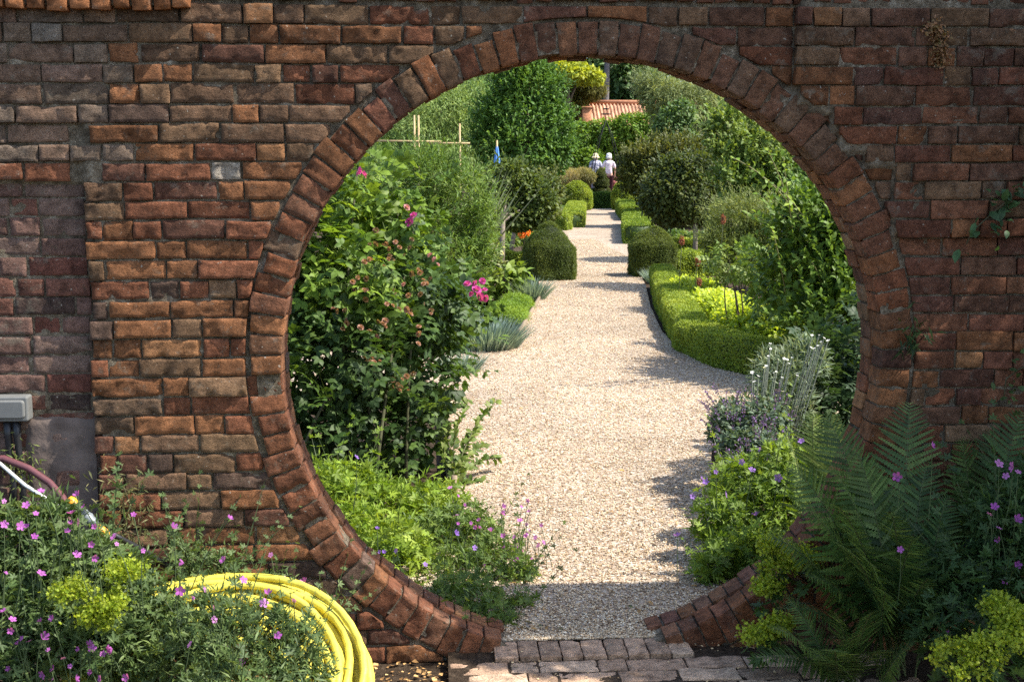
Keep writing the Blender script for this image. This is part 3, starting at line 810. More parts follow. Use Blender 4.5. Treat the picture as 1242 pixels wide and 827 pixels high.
m = Mesh(); tube(m, [(hx0 - .05, 56.6, zR + .06), (hx1 + .05, 56.6, zR + .06)], .11, (.45, .2, .11), 10); part(m, 'ridge_tiles', TILE, roof)
m = Mesh(); cx = at(713, 140, 54.5)[0]; bbox_(m, cx - .22, cx + .18, 54.7, 55.15, zE - 1.0, at(710, 131, 55)[2], (.45, .2, .11), .03)
bbox_(m, cx - .26, cx + .22, 54.66, 55.19, at(710, 132, 55)[2], at(710, 129.5, 55)[2], (.4, .18, .1), .02); part(m, 'brick_pier', BRICK, house)

# tall clipped hedge behind the people
for nm, lab, pts in (('tall_hedge', 'tall loose bright green hedge behind the two visitors', [(gbase(600, 53)), (gbase(700, 53.5)), (gbase(830, 54))]),):
    hs = [B(px, py, 53 + rng.normal() * .4, 20, 22) for px, py in [(690, 190), (705, 170), (725, 168), (745, 166), (765, 160), (785, 158), (805, 165), (735, 195), (760, 192), (785, 190), (810, 195), (715, 200), (830, 180), (850, 190), (670, 195)]]
    bush(nm, lab, 'hedge', gbase(755, 53), hs, .16, T_OVAL, pal((.045, .10, .015), (.085, .165, .022), (.13, .21, .03)), stems=6, sr=.05, cover=2.4, cap=45000)
# big bay / laurel tree
def ov(y, *l): return blobs_px(y, l)
tree('bay_tree', 'tall dense rounded evergreen tree left of the path', gbase(640, 31), ov(31, (636, 150, 48, 46, 0), (605, 155, 28, 40, .3), (664, 160, 30, 44, -.2), (632, 182, 48, 32, -.3), (648, 112, 34, 30, 0), (628, 108, 30, 26, 0), (600, 178, 24, 30, 0), (674, 188, 18, 22, -.2), (642, 92, 22, 16, 0)), .115, T_OVAL, pal((.035, .085, .02), (.06, .135, .03), (.10, .19, .045)), LEAFG, tr=.14, cover=1.5, cap=40000, lump=.14, sprig=1300)
tree('willow_tree', 'pale feathery willow beyond the cane frame', gbase(525, 36), ov(36, (535, 135, 40, 34, 0), (505, 165, 44, 40, 0), (560, 165, 36, 40, 0), (470, 190, 44, 40, 0), (540, 195, 50, 36, 0), (575, 125, 26, 26, .5), (510, 225, 50, 36, 0)), .15, T_LANCE, P_WILLOW, tr=.14, cover=1.9, cap=42000, droop=.6, lump=.25, sprig=700)
tree('willow_tree', 'pale silvery weeping willow at the right end of the tiled roof', gbase(830, 41), ov(41, (805, 118, 30, 22, 0), (830, 135, 40, 34, 0), (855, 150, 36, 40, 0), (812, 140, 22, 22, 0), (880, 175, 40, 40, 0), (840, 180, 44, 36, 0), (784, 108, 13, 9, 0)), .18, T_LANCE, pal((.08, .12, .06), (.14, .19, .09), (.22, .27, .14)), tr=.14, cover=1.9, cap=42000, droop=.6, lump=.25, sprig=700)
tree('small_tree', 'bluish mid green small tree in front of the silvery willow', gbase(808, 36), ov(36, (814, 158, 20, 30, 0), (822, 175, 24, 26, 0), (805, 182, 18, 20, 0), (828, 140, 16, 18, 0)), .12, T_OVAL, pal((.03, .07, .025), (.055, .11, .04), (.085, .15, .06)), tr=.08, cover=2.2)
bush('garden_shrub', 'broad olive green shrub behind the dark standard tree on the right', 'shrub', gbase(800, 29), ov(29, (790, 195, 30, 22, 0), (820, 190, 34, 24, 0), (855, 195, 34, 26, 0), (775, 215, 24, 22, 0), (885, 210, 30, 30, 0), (810, 225, 44, 26, 0)), .09, T_OVAL, P_OLIVE, cover=2.0, cap=36000, sr=.03, lump=.2, sprig=700)
# metal arbour with finial over the people
yA = 47.0; root = thing('garden_arbour', 'thin dark wire arbour with ornate finial behind the two visitors', 'arbour', gbase(735, yA))
IRON = mat_simple('dark_iron', (.02, .021, .02), .8, .1)
m = Mesh()
for sx in (-1, 1):
    for dy in (-.5, .5):
        m = Mesh(); pts = [at(735 + sx * 19, 250, yA), at(735 + sx * 15, 200, yA), at(735 + sx * 8, 168, yA), at(735, 146, yA)]
        pts = [np.array(p) + np.array([0, dy * (1 - (i / 3.) ** 2), 0]) for i, p in enumerate(pts)]; pts[0][2] = -.05
        tube(m, pts, .016, (.1,) * 3, 6); part(m, 'leg', IRON, root)
m = Mesh(); a = at(735, 146, yA); b = at(735, 128, yA); tube(m, [a, b], .018, (.1,) * 3, 6)
for f, r in ((.35, .16), (.7, .1)):
    c = a * (1 - f) + b * f
    for q in range(6):
        e = c + np.array([math.cos(q * TAU / 6) * r, math.sin(q * TAU / 6) * r, .03]); tube(m, bez(c, (c + e) / 2 + np.array([0, 0, .07]), e, 5), .014, (.1,) * 3, 5)
        lathe(m, e - np.array([0, 0, .03]), [(.002, 0), (.03, .02), (.03, .04), (.002, .06)], (.1,) * 3, 8)
part(m, 'finial', IRON, root)

# ------------------------------------------------------------------ people
TER = Mesh(); tc = at(735, 230, 48); bbox_(TER, tc[0] - 4.5, tc[0] + 4.5, 46.1, 51.5, -.06, .20, (.3, .26, .2), .02)
solo(TER, 'terrace', GRAVEL, kind='structure')
def person(label, px, y, hat_col, top_col, low_col, hatbrim, zf=.20, hgt=1.68, turn=0., bag=None):
    p = at(px, 200, y); root = thing('person', label, 'person', (p[0], p[1], zf))
    ct, st = math.cos(turn), math.sin(turn)
    def L(x, yy, z): return (x * ct - yy * st, x * st + yy * ct, z * hgt / 1.68)
    def skin(name, verts, edges, rad, mat, rootv=0):
        me = bpy.data.meshes.new(name); me.from_pydata([L(*v) for v in verts], edges, [])
        o = bpy.data.objects.new(name, me); COL.objects.link(o); o.parent = root
        md = o.modifiers.new('skin', 'SKIN'); md.use_smooth_shade = True
        for i, r in enumerate(rad): me.skin_vertices[0].data[i].radius = r if hasattr(r, '__len__') else (r, r)
        me.skin_vertices[0].data[rootv].use_root = True
        sb = o.modifiers.new('sub', 'SUBSURF'); sb.levels = 1; sb.render_levels = 2
        me.materials.append(mat); return o
    # person looks along +y (back to the camera); x right
    V = [(0, 0, .90)]; E_ = []; R = [(.14, .10)]
    def ch(start, pts):
        k = start
        for q, r in pts:
            V.append(q); R.append(r); E_.append((k, len(V) - 1)); k = len(V) - 1
        return k
    chest = ch(0, [((0, .0, 1.08), (.125, .09)), ((0, -.01, 1.28), (.15, .10)), ((0, 0, 1.38), (.11, .07))])
    ch(chest, [((0, .015, 1.45), (.052, .052)), ((0, .03, 1.53), (.07, .085)), ((0, .035, 1.60), (.075, .095)), ((0, .03, 1.66), (.05, .06))])
    head = len(V) - 3
    ch(head, [((0, .135, 1.55), .014)])                                  # nose
    for sx in (-1, 1):
        ch(head + 1, [((sx * .09, .02, 1.575), .014)])                   # ears
        w = ch(chest, [((sx * .17, 0, 1.36), .055), ((sx * .24, -.02, 1.12), .042), ((sx * .25, .10, .92), .032), ((sx * .24, .15, .86), (.03, .018))])
        for f in range(4): ch(w, [((sx * (.215 + .017 * f), .175, .80 + .008 * abs(f - 1)), .009), ((sx * (.215 + .015 * f), .17, .765 + .008 * abs(f - 1)), .008)])
        ch(w - 0, [((sx * .205, .19, .85), .010), ((sx * .20, .20, .815), .009)])
        k = ch(0, [((sx * .09, 0, .80), .088), ((sx * .095, .01, .48), .058), ((sx * .095, -.01, .09), .038), ((sx * .10, .06, .035), (.04, .03)), ((sx * .10, .14, .028), (.036, .022))])
    skin('body', V, E_, R, mat_simple('skin', (.55, .33, .24), .6, .3))
    TOP = mat_attr('shirt', .85, .1, 12, .3); 
    mt, nt, out = newmat('patterned_top'); pos = N(nt, 'ShaderNodeTexCoord').outputs['Object']
    nn = noise(nt, pos, 16, 3); principled(nt, out, ramp(nt, nn, [(.42, top_col[0]), (.56, top_col[1])]), .9, .1)
    Vt = [(0, 0, .88), (0, 0, 1.08), (0, -.01, 1.28), (0, 0, 1.385)]; Rt = [(.17, .125), (.15, .115), (.175, .125), (.12, .085)]; Et = [(0, 1), (1, 2), (2, 3)]
    for sx in (-1, 1):
        i = len(Vt); Vt += [(sx * .175, 0, 1.355), (sx * .24, -.02, 1.13)]; Rt += [.072, .06]; Et += [(3, i), (i, i + 1)]
    skin('shirt', Vt, Et, Rt, mt, 1)
    Vl = [(0, 0, .95)]; Rl = [(.165, .125)]; El = []
    for sx in (-1, 1):
        i = len(Vl); Vl += [(sx * .09, 0, .80), (sx * .095, .01, .48), (sx * .095, -.01, .12)]; Rl += [.105, .078, .065]; El += [(0, i), (i, i + 1), (i + 1, i + 2)]
    skin('trousers', Vl, El, Rl, mat_simple('trousers', low_col, .9, .1))
    hm = Mesh(); rl = rootloc(root); c = rl + np.array(L(0, .03, 1.595))
    lathe(hm, c, [(hatbrim, -.045), (hatbrim * .8, -.02), (.108, 0), (.104, .06), (.085, .105), (.03, .125), (.001, .127)], hat_col, 20)
    part(hm, 'sun_hat', mat_attr('hat_cloth', .9, .1, 20, .12), root)
    hr = Mesh(); lathe(hr, c, [(.098, -.12), (.106, -.06), (.107, .0), (.09, .03)], (.4, .37, .33), 14); part(hr, 'hair', mat_attr('grey_hair', .8, .2), root)
    for sx in (-1, 1):
        em = Mesh(); lathe(em, rl + np.array(L(sx * .034, .115, 1.572)), [(.001, -.009), (.01, -.004), (.012, 0), (.01, .004), (.001, .009)], (.05, .04, .03), 8); part(em, 'eye', mat_attr('eye', .3, .5), root)
    return root
pA = person('person in a cream sun hat and blue patterned top, back turned', 722.5, 48, (.80, .66, .40), ((.10, .12, .22), (.50, .50, .58)), (.16, .16, .22), .17, turn=.1)
pB = person('person in a white sun hat and pale pink shirt with dark trousers, back turned', 738.5, 47.6, (.85, .83, .80), ((.62, .50, .58), (.78, .72, .76)), (.035, .012, .016), .13, turn=-.1)
bg = at(747, 219, 47.6); m = Mesh()
lathe(m, (bg[0], bg[1] + .1, .20 + .42), [(.001, 0), (.12, .0), (.15, .1), (.145, .22), (.13, .22), (.12, .05), (.001, .03)], (.30, .10, .10), 16, 1, .6)
bag = thing('handbag', 'small dark red handbag hanging from the hand of the white hatted visitor', 'bag', (bg[0], bg[1] + .1, .62)); part(m, 'pouch', mat_attr('red_cloth', .7, .2), bag)
m = Mesh(); tube(m, bez((bg[0] - .12, bg[1] + .1, .84), (bg[0], bg[1] + .1, 1.12), (bg[0] + .12, bg[1] + .1, .84), 9), .01, (.2, .07, .06), 6); part(m, 'strap', mat_attr('red_strap', .7, .2), bag)

# ------------------------------------------------------------------ topiary and hedges along the path
BALL = [(.02, -.05), (.42, -.05), (.50, .15), (.52, .4), (.47, .65), (.33, .85), (.15, .95), (.01, .98)]
topiary('ball_topiary', 'round clipped box ball at the far end of the path, left side', gbase(700, 40), [(r * .95, z * .97) for r, z in BALL], .05, P_BOX, 2.4, T=T_DIA)
topiary('ball_topiary', 'round clipped box ball at the far end of the path, right side', gbase(758, 40), [(r * .90, z * 1.0) for r, z in BALL], .05, P_BOX, 2.4, T=T_DIA)
CONE = [(.02, -.05), (.40, -.05), (.36, .2), (.24, .3), (.38, .38), (.33, .6), (.2, .68), (.30, .75), (.24, .95), (.13, 1.02), (.2, 1.08), (.12, 1.3), (.01, 1.38)]
topiary('cone_topiary', 'tiered conical topiary in front of the two visitors', gbase(728, 43.5), CONE, .05, pal((.03, .05, .015), (.06, .085, .022), (.09, .12, .03)), 2.2)
hedge('low_hedge', 'low dark green hedge closing the path under the cone topiary', [gbase(706, 42.6), gbase(752, 42.8)], .3, .5, .05, P_MID)
bush('garden_shrub', 'pale buff flowering shrub behind the left box ball', 'shrub', gbase(690, 43), ov(43, (688, 217, 22, 12, 0), (708, 214, 14, 10, 0), (670, 222, 20, 14, 0)), .09, T_LANCE, pal((.10, .13, .04), (.2, .2, .1), (.3, .27, .18)), cover=2.5)
hedge('box_hedge', 'low box hedge edging the far path on the left', [gbase(699, 38), G(694, 276)[:3]], .28, .36, .04, P_BOX)
hedge('box_hedge', 'low box hedge turning left away from the far path, by the standard trees', [G(690, 279), G(640, 278), G(600, 280)], .26, .36, .04, P_BOX)
hedge('box_hedge', 'low box hedge edging the far path on the right, upper length', [gbase(757, 38), G(767, 268)], .28, .38, .04, pal((.07, .13, .02), (.11, .18, .025), (.15, .22, .03)))
hedge('box_hedge', 'low box hedge edging the far path on the right, just beyond the yew block', [G(769, 272), G(775, 296)], .30, .40, .04, pal((.07, .13, .02), (.11, .18, .025), (.15, .22, .03)))
YEWB = [(.02, -.05), (.36, -.05), (.385, .1), (.39, .44), (.375, .49), (.20, .68), (.06, .82), (.005, .83)]
topiary('yew_block', 'dark clipped yew block with pointed top, left of the path', G(666, 338), [(r * .92, z) for r, z in YEWB], .035, P_YEW, 5, cover=3.4, rot=.18)
YEWR = [(.02, -.05), (.36, -.05), (.385, .1), (.40, .42), (.385, .48), (.18, .66), (.05, .75), (.005, .755)]
topiary('yew_block', 'dark clipped yew block with shallow top, right of the path', G(791, 334), [(r * .84, z) for r, z in YEWR], .035, P_YEW, 5, cover=3.4, rot=.1)
hedge('box_hedge', 'low box hedge running left from the left yew block, across the standard trunk', [G(648, 334), G(600, 332), G(520, 332)], .24, .34, .035, P_BOX)
hedge('box_hedge', 'low box hedge running right from the right yew block, below the standard tree', [G(812, 331), G(860, 329), G(930, 328)], .24, .32, .035, P_BOX)
hedge('box_hedge', 'low box hedge further back, behind the trunk of the right standard', [G(806, 312), G(880, 311), G(940, 311)], .24, .32, .035, P_BOX)
cv = [np.array(p) for p in HBg]; cvx = [p + np.array([.24, .02, 0]) if i < 3 else p + np.array([.14, .2, 0]) for i, p in enumerate(cv)]
hedge('box_hedge', 'thick low box hedge curving round the golden flower bed', cvx, .17, .275, .020, P_BOX, cover=3.6, cap=130000)
def standard(label, base, blobs, s, p, fork=.12, **k):
    base = np.array([base[0], base[1], -.05]); root = thing('standard_tree', label, 'tree', base)
    m = Mesh(); foliage(m, blobs, s, T_OVAL, p, **k); sprigs(m, blobs, 170, s * 2.6, s, T_OVAL, p, 8); part(m, 'crown', LEAF, root)
    m = Mesh(); c = np.mean([b[0] for b in blobs], 0); top = np.array([base[0] * .7 + c[0] * .3, base[1], c[2] - .15])
    tube(m, [base, base * .6 + top * .4 + np.array([.02, 0, 0]), top], [.048, .04, .034], (.1, .08, .06), 10)
    for i in range(7):
        t = blobs[i % len(blobs)][0]; tube(m, bez(top * .85 + base * .15, (top + t) / 2, t, 5), np.linspace(.022, .006, 5), (.1, .08, .06), 5)
    part(m, 'trunk', mat_simple('smooth_bark', (.20, .165, .125), .85, .1, 30, .3, .006), root); return root
standard('round headed standard tree on a thin pale trunk, left of the path', G(606, 338), ov(15.3, (605, 236, 30, 34, 0), (630, 240, 32, 34, .1), (590, 245, 20, 26, 0), (650, 246, 24, 26, 0), (620, 215, 26, 22, 0), (625, 262, 30, 16, 0), (600, 262, 24, 14, 0)), .075, pal((.03, .055, .014), (.055, .09, .02), (.09, .13, .03)), cover=2.3)
for lab, yq, bl in (('low bedding plants filling the bed beyond the left yew block', 20, [(600, 292, 30, 9, 0), (560, 290, 30, 12, 0), (640, 288, 22, 6, .5), (520, 290, 40, 14, 0), (650, 280, 20, 6, 3)]), ('low bedding plants under the mushroom headed standard, right of the path', 20.5, [(850, 292, 30, 10, 0), (890, 295, 34, 12, 0), (820, 288, 20, 8, 1), (930, 295, 40, 14, 0)]), ('low bedding plants in the far left bed by the turning hedge', 30, [(660, 262, 22, 7, 0), (630, 262, 26, 8, 0), (675, 256, 14, 6, 3)]), ('low bedding plants in the far right bed beside the long hedge', 30, [(800, 262, 26, 9, 0), (830, 262, 30, 9, 0), (785, 254, 14, 7, 4)])):
    bb = blobs_px(yq, bl); bb = [(np.array([c[0], c[1], max(.06, c[2])]), np.array([r[0], r[1], r[2]])) for c, r in bb]
    bush('bedding_plants', lab, 'plant', bb[0][0], bb, .09, T_OVAL, pal((.03, .07, .02), (.07, .13, .03), (.14, .19, .07)), stems=0, cover=2.0)
standard('second standard tree standing behind the pale trunked one on the left', G(617, 314), ov(18.5, (650, 240, 26, 26, 0), (665, 245, 16, 22, 0), (632, 236, 24, 24, 0), (660, 225, 16, 14, 0)), .075, pal((.03, .05, .014), (.055, .08, .02), (.09, .115, .03)), cover=1.8)
standard('dark dense mushroom headed standard tree, right of the path', G(842, 318), ov(18, (830, 230, 50, 38, 0), (812, 240, 36, 32, 0), (855, 235, 36, 36, .1), (835, 205, 42, 20, 0), (840, 256, 36, 18, 0), (808, 250, 24, 18, -.1), (868, 225, 20, 26, 0)), .075, pal((.025, .042, .014), (.045, .07, .018), (.09, .12, .03)), cover=2.1)
# timber edging and step
WOOD = mat_simple('grey_timber', (.25, .19, .13), .85, .1, 50, .4, .004)
def plank(m, a, b, w, z0, z1):
    a = np.array(a[:2]); b = np.array(b[:2]); t = unit((b - a)); nrm = np.array([t[1], -t[0]]) * w / 2
    V = [(*(p + s * nrm), z) for z in (z0, z1) for p, s in ((a, -1), (b, -1), (b, 1), (a, 1))]
    m.add(V, [(3, 2, 1, 0), (4, 5, 6, 7), (0, 1, 5, 4), (1, 2, 6, 5), (2, 3, 7, 6), (3, 0, 4, 7)], (.2, .15, .1))
m = Mesh(); plank(m, G(619, 424), G(655, 362), .03, -.05, .045); plank(m, G(619, 424.6), G(500, 421), .03, -.05, .045)
solo(m, 'timber_edging', WOOD, 'thin timber edging board round the corner of the left bed', 'edging board', loc=G(619, 424))
m = Mesh(); plank(m, G(733, 334), G(762, 334), .05, -.05, .008)
solo(m, 'timber_step', WOOD, 'pale timber strip set in the path beside the right yew block', 'step', loc=G(730, 343))
m = Mesh(); plank(m, (-.45, 5.3), (-.43, 2.2), .03, -.05, .05)
solo(m, 'timber_edging', WOOD, 'timber edging board by the spiky shoots at the left path edge', 'edging board', loc=(-.44, 3.7, 0))
# ================================================================== CANES, PARASOL, MID PLANTS (left)
CANE = mat_simple('bamboo', (.42, .30, .15), .6, .3, 18, .25)
fr = thing('cane_frame', 'bamboo cane support frame standing above the left bed', 'plant support', gbase(530, 13))
m = Mesh()
for px, top, dy in ((503, 140, 0), (508, 140, .05), (558, 150, 0)):
    b = gbase(px, 13) + np.array([0, dy, 0]); t = at(px - .5, top, 13 + dy); part_m = Mesh(); tube(part_m, [b, (b + t) / 2 + np.array([.01, 0, 0]), t], [.016, .015, .012], (.4, .3, .15), 7); part(part_m, 'upright_cane', CANE, fr)
for a, b in (((455, 171), (535, 172)), ((520, 174), (570, 174))):
    m = Mesh(); tube(m, [at(*a, 12.96), at(*b, 12.96)], .013, (.4, .3, .15), 7); part(m, 'cross_cane', CANE, fr)
BLUE = mat_simple('blue_canvas', (.10, .26, .62), .7, .2, 20, .15)
pb = gbase(603, 22); ptop = at(602, 174, 22)[2]
par = thing('folded_parasol', 'folded blue parasol whose tip shows behind the left standard tree', 'parasol', pb)
m = Mesh(); V = []; A = []; sg = 24
for i, (r, dz) in enumerate(((.004, 0), (.024, -.1), (.05, -.35), (.075, -.8), (.09, -1.1), (.07, -1.14))):
    for j in range(sg):
        a = TAU * j / sg; rr = r * (1 + .28 * math.cos(6 * a)); V.append((pb[0] + rr * math.cos(a), pb[1] + rr * math.sin(a), ptop + dz))
for i in range(5):
    for j in range(sg): A.append((i * sg + j, (i + 1) * sg + j, (i + 1) * sg + (j + 1) % sg, i * sg + (j + 1) % sg))
m.addq(V, A, (.1,) * 3); part(m, 'canopy', BLUE, par)
m = Mesh(); tube(m, [pb, pb + np.array([0, 0, ptop + .06 + .05])], .018, (.2,) * 3, 8); part(m, 'pole', CANE, par)

def tuft(name, label, base, r, h, n, p, s=None, cat='plant', spread=.8, group=None):
    base = np.array([base[0], base[1], -.05]); m = Mesh()
    a = rng.random(n) * TAU; q = np.sqrt(rng.random(n)) * r * .5
    P = base + np.stack([np.cos(a) * q, np.sin(a) * q, 0 * a], -1)
    d = np.stack([np.cos(a) * spread * q / (r * .5), np.sin(a) * spread * q / (r * .5), np.ones(n)], -1) + rvec(n) * .15
    nn = np.stack([-np.cos(a), -np.sin(a), .4 + 0 * a], -1) + rvec(n) * .8
    m.inst(T_BLADE, P, frames(d, nn), h * (.6 + .5 * rng.random(n)), pick(p, n)); COUNT[0] += n
    return solo(m, name, LEAF, label, cat, group, loc=base)
P_BLUE = pal((.075, .13, .15), (.12, .19, .21), (.19, .27, .29))
bush('garden_shrub', 'tall narrow leaved bright green plants under the cane frame', 'shrub', gbase(545, 10.5), ov(10.5, (520, 225, 34, 40, 0), (555, 250, 34, 50, 0), (490, 240, 36, 46, .2), (575, 275, 22, 40, 0), (535, 300, 46, 60, 0), (470, 300, 50, 70, 0), (570, 320, 24, 30, 0), (500, 350, 60, 50, 0)), .085, T_LANCE, pal((.045, .10, .02), (.085, .155, .03), (.14, .21, .05)), cover=1.7, stems=14, cap=30000, droop=0, lump=.3, sprig=1000)
tuft('reed_clump', 'grey green reedy stems by the right hand cane upright', gbase(535, 12.4), .8, 1.75, 260, P_GREY, spread=.35)
bush('garden_plant', 'grey green plant with whitish tips in front of the pale standard trunk', 'plant', gbase(583, 12.5), ov(12.5, (585, 305, 20, 18, 0), (570, 318, 20, 20, 0), (596, 322, 16, 14, 0)), .07, T_OVAL, pal((.06, .10, .04), (.12, .17, .08), (.35, .38, .30)), stems=4)
bush('garden_plant', 'broad leaved pale green plant beside the standard trunk, left of the yew block', 'plant', gbase(610, 12.0), ov(12, (612, 338, 22, 13, 0), (592, 345, 20, 14, 0), (630, 330, 10, 9, .1)), .13, T_OVAL, pal((.06, .12, .02), (.11, .18, .03), (.17, .22, .07)), stems=4, cover=1.8)
bush('garden_plant', 'small orange leaved plant behind the left yew block', 'plant', gbase(637, 19), ov(19, (638, 281, 5, 3.5, 0), (633, 284, 4, 3, 0)), .06, T_OVAL, pal((.5, .16, .03), (.6, .26, .05)), stems=3, cover=2)
bush('garden_plant', 'fluffy lime green mound by the corner of the timber edging', 'plant', G(617, 392), [(G(615, 388) + np.array([0, 0, .06]), np.array([.22, .5, .13])), (G(628, 376) + np.array([0, .2, .05]), np.array([.18, .5, .11]))], .04, T_LANCE, P_LIME, stems=0, cover=3)
tuft('fescue_tuft', 'blue grey grass tuft on the corner of the timber edging', G(588, 421), .55, .36, 1500, P_BLUE, cat='grass tuft')
tuft('fescue_tuft', 'blue grey grass tuft against the foot of the left yew block', G(641, 362), .36, .36, 700, P_BLUE, cat='grass tuft')
tuft('fescue_tuft', 'small blue grey tuft at the end of the rose, on the cross path', G(560, 450), .25, .24, 500, P_BLUE, cat='grass tuft')
tuft('fescue_tuft', 'small blue green tuft against the right yew block', G(800, 339), .36, .26, 500, P_BLUE, cat='grass tuft')

# rose just inside the gate on the left
rb = ov(3, (440, 235, 56, 36, .3), (395, 285, 50, 50, .1), (475, 275, 42, 44, .4), (420, 335, 66, 56, -.1), (485, 365, 70, 58, .1), (540, 368, 38, 34, .5), (435, 430, 68, 56, -.3), (505, 440, 52, 56, 0), (395, 500, 44, 60, -.4), (465, 520, 60, 50, -.1), (542, 395, 28, 32, .4), (505, 505, 28, 40, 0), (350, 350, 60, 80, 0), (345, 450, 60, 80, -.3))
rose = thing('rose_bush', 'tall rose bush with magenta blooms and faded brown heads just inside the gate', 'rose bush', (-1.0, 2.9, -.05))
m = Mesh(); foliage(m, rb[:4], .15, T_ROSEL, pal((.04, .09, .015), (.08, .15, .02), (.14, .22, .03)), cover=1.7, droop=.45, rand=.6, shell=.3)  # upper blobs lighter: sunlight put into the leaf palette
foliage(m, rb[4:], .13, T_ROSEL, pal((.015, .038, .012), (.03, .065, .018), (.062, .115, .028)), cover=1.35, droop=.4, rand=.7, shell=.3)  # lower blobs darker: shade inside the bush put into the leaf palette
sprigs(m, rb[:12], 110, .34, .12, T_ROSEL, pal((.025, .06, .014), (.05, .10, .02), (.10, .17, .03)), 6, up=.35, droop=.35)
part(m, 'foliage', LEAF, rose)
m = Mesh()
for i in range(16):
    b = np.array([-1.1 + rng.normal() * .25, 2.8 + rng.normal() * .25, -.05]); t = rb[i % len(rb)][0] + rvec(1)[0] * .25
    tube(m, bez(b, b * .4 + t * .6 + np.array([0, 0, .4]), t, 9), np.linspace(.012, .004, 9), (.07, .07, .035), 6)
part(m, 'canes', STEM, rose)
def on(px, py, y): return at(px, py, y)
put_flowers(rose, 'rose', [on(440, 212, 2.75), on(502, 262, 2.8), on(497, 270, 2.8), on(577, 345, 2.85), on(585, 341, 2.85), on(572, 357, 2.85), on(581, 360, 2.85), on(588, 352, 2.85), on(567, 345, 2.9), on(434, 207, 2.8), on(590, 362, 2.85), on(578, 352, 2.8)], .042)
put_flowers(rose, 'faded', [on(527, 315, 2.7), on(522, 310, 2.7), on(531, 321, 2.7), on(493, 252, 2.8), on(458, 408, 2.45), on(430, 352, 2.6), on(490, 345, 2.6)], .027)
flower_mesh('brown', T_ROSE, (.30, .16, .09)); flower_mesh('brown_b', T_ROSE, (.36, .20, .14)); flower_mesh('brown_c', T_ROSE, (.16, .10, .05))
bl = []
for px, py in [(455, 287), (468, 300), (482, 296), (497, 300), (474, 315), (435, 347), (428, 340), (440, 358), (470, 372), (484, 362), (495, 378), (503, 333), (516, 335), (508, 342), (448, 437), (441, 432), (458, 440), (489, 458), (497, 463), (484, 470), (464, 392), (452, 398), (520, 372), (412, 372), (445, 322), (505, 410), (420, 390)]:
    for q in range(3): bl.append(on(px + rng.normal() * 6, py + rng.normal() * 6, 2.36 + rng.random() * .14))
put_flowers(rose, 'brown', bl, .025, name='faded_head')

def geranium(name, label, base, blobs, s, p, flowers, key='geranium', fs=.0125, cover=1.9, T=T_PALM, group=None, stemlen=.25, cat='geranium', trail=40, mat=LEAF):
    base = np.array([base[0], base[1], -.05]); root = thing(name, label, cat, base, group)
    m = Mesh(); foliage(m, blobs, s, T, p, cover=cover, out=.5, rand=.8, droop=-.1, up=.75, shell=.3)
    foliage(m, [(b[0] + np.array([0, 0, .02]), b[1] * 1.05) for b in blobs], s * .8, T_LANCE, p, cover=.14, rand=.9, droop=-.2)
    sprigs(m, blobs, 26, .24, s * .9, T, p, 6, up=.8)
    part(m, 'foliage', mat, root)
    m = Mesh()
    for i in range(trail):
        bb = blobs[rng.integers(len(blobs))]; u = rvec(1)[0]; u[2] = abs(u[2])
        a = np.array([bb[0][0], bb[0][1], max(-.05, bb[0][2] - bb[1][2])]); t = bb[0] + u * bb[1] * 1.08
        tube(m, bez(a, (a + t) / 2 + np.array([0, 0, .05]), t, 5), .0018, (.06, .09, .035), 4, False)
    for q in flowers:
        a = q - np.array([rng.normal() * .04, -.02, stemlen * (.7 + .5 * rng.random())]); tube(m, bez(a, (a + q) / 2 + rng.normal(size=3) * .02, q, 5), .0014, (.07, .10, .04), 4, False)
    part(m, 'stems', STEM, root)['kind'] = 'stuff'
    put_flowers(root, key, flowers, fs)
    return root
fl = [(zx / 3 + 414, zy / 3 + 551) for zx, zy in [(395, 120), (425, 150), (655, 190), (685, 210), (580, 212), (650, 240), (470, 250), (490, 265), (500, 268), (675, 290), (690, 380), (640, 435), (675, 467), (630, 300), (600, 545), (555, 605), (640, 425), (520, 400), (705, 300), (445, 185), (590, 300), (735, 320)]]
geranium('hardy_geranium', 'wiry green geranium with pink flowers spilling onto the gravel left of the path', (-.35, 1.2), ov(1.1, (560, 650, 48, 40, .3), (600, 690, 42, 44, 0), (560, 710, 54, 44, -.2), (620, 720, 26, 30, -.2), (520, 670, 50, 40, .2), (560, 730, 50, 30, -.62), (590, 748, 34, 22, -.75), (612, 758, 20, 14, -.85), (570, 765, 30, 16, -.9), (530, 745, 40, 24, -.7), (625, 705, 28, 34, -.3), (630, 740, 20, 20, -.65)), .045, pal((.04, .08, .02), (.07, .125, .03), (.11, .17, .04)), [on(x, y, .85 - .0012 * (y - 700) * 1) for x, y in fl + [(q + rng.normal() * 14, w + rng.normal() * 12) for q, w in fl if q > 560]], cover=2.0, trail=150)
fl2 = [(zx / 3 + 414, zy / 3 + 551) for zx, zy in [(485, 340), (305, 400), (140, 355), (130, 270), (410, 510), (550, 530), (485, 600), (200, 350), (415, 287), (55, 10), (155, 355)]]
geranium('hardy_geranium', 'bright lime leaved geranium with mauve flowers behind the lower left of the ring', (-.75, 1.6), ov(1.5, (420, 590, 40, 30, .3), (460, 620, 50, 40, .1), (510, 620, 44, 36, .2), (430, 650, 50, 40, -.3), (480, 680, 50, 44, -.5), (540, 610, 30, 24, .6), (500, 735, 40, 30, -.8), (390, 600, 40, 40, 0)), .06, pal((.07, .14, .018), (.12, .20, .025), (.18, .26, .04)), [on(x, y, .75) for x, y in fl2], 'lilac', .015)
sh = thing('spiky_shoots', 'upright leafy willowy shoots leaning out over the left edge of the gravel', 'plant', (G(548, 590)[0], G(548, 590)[1], -.05))
m = Mesh(); ms = Mesh()
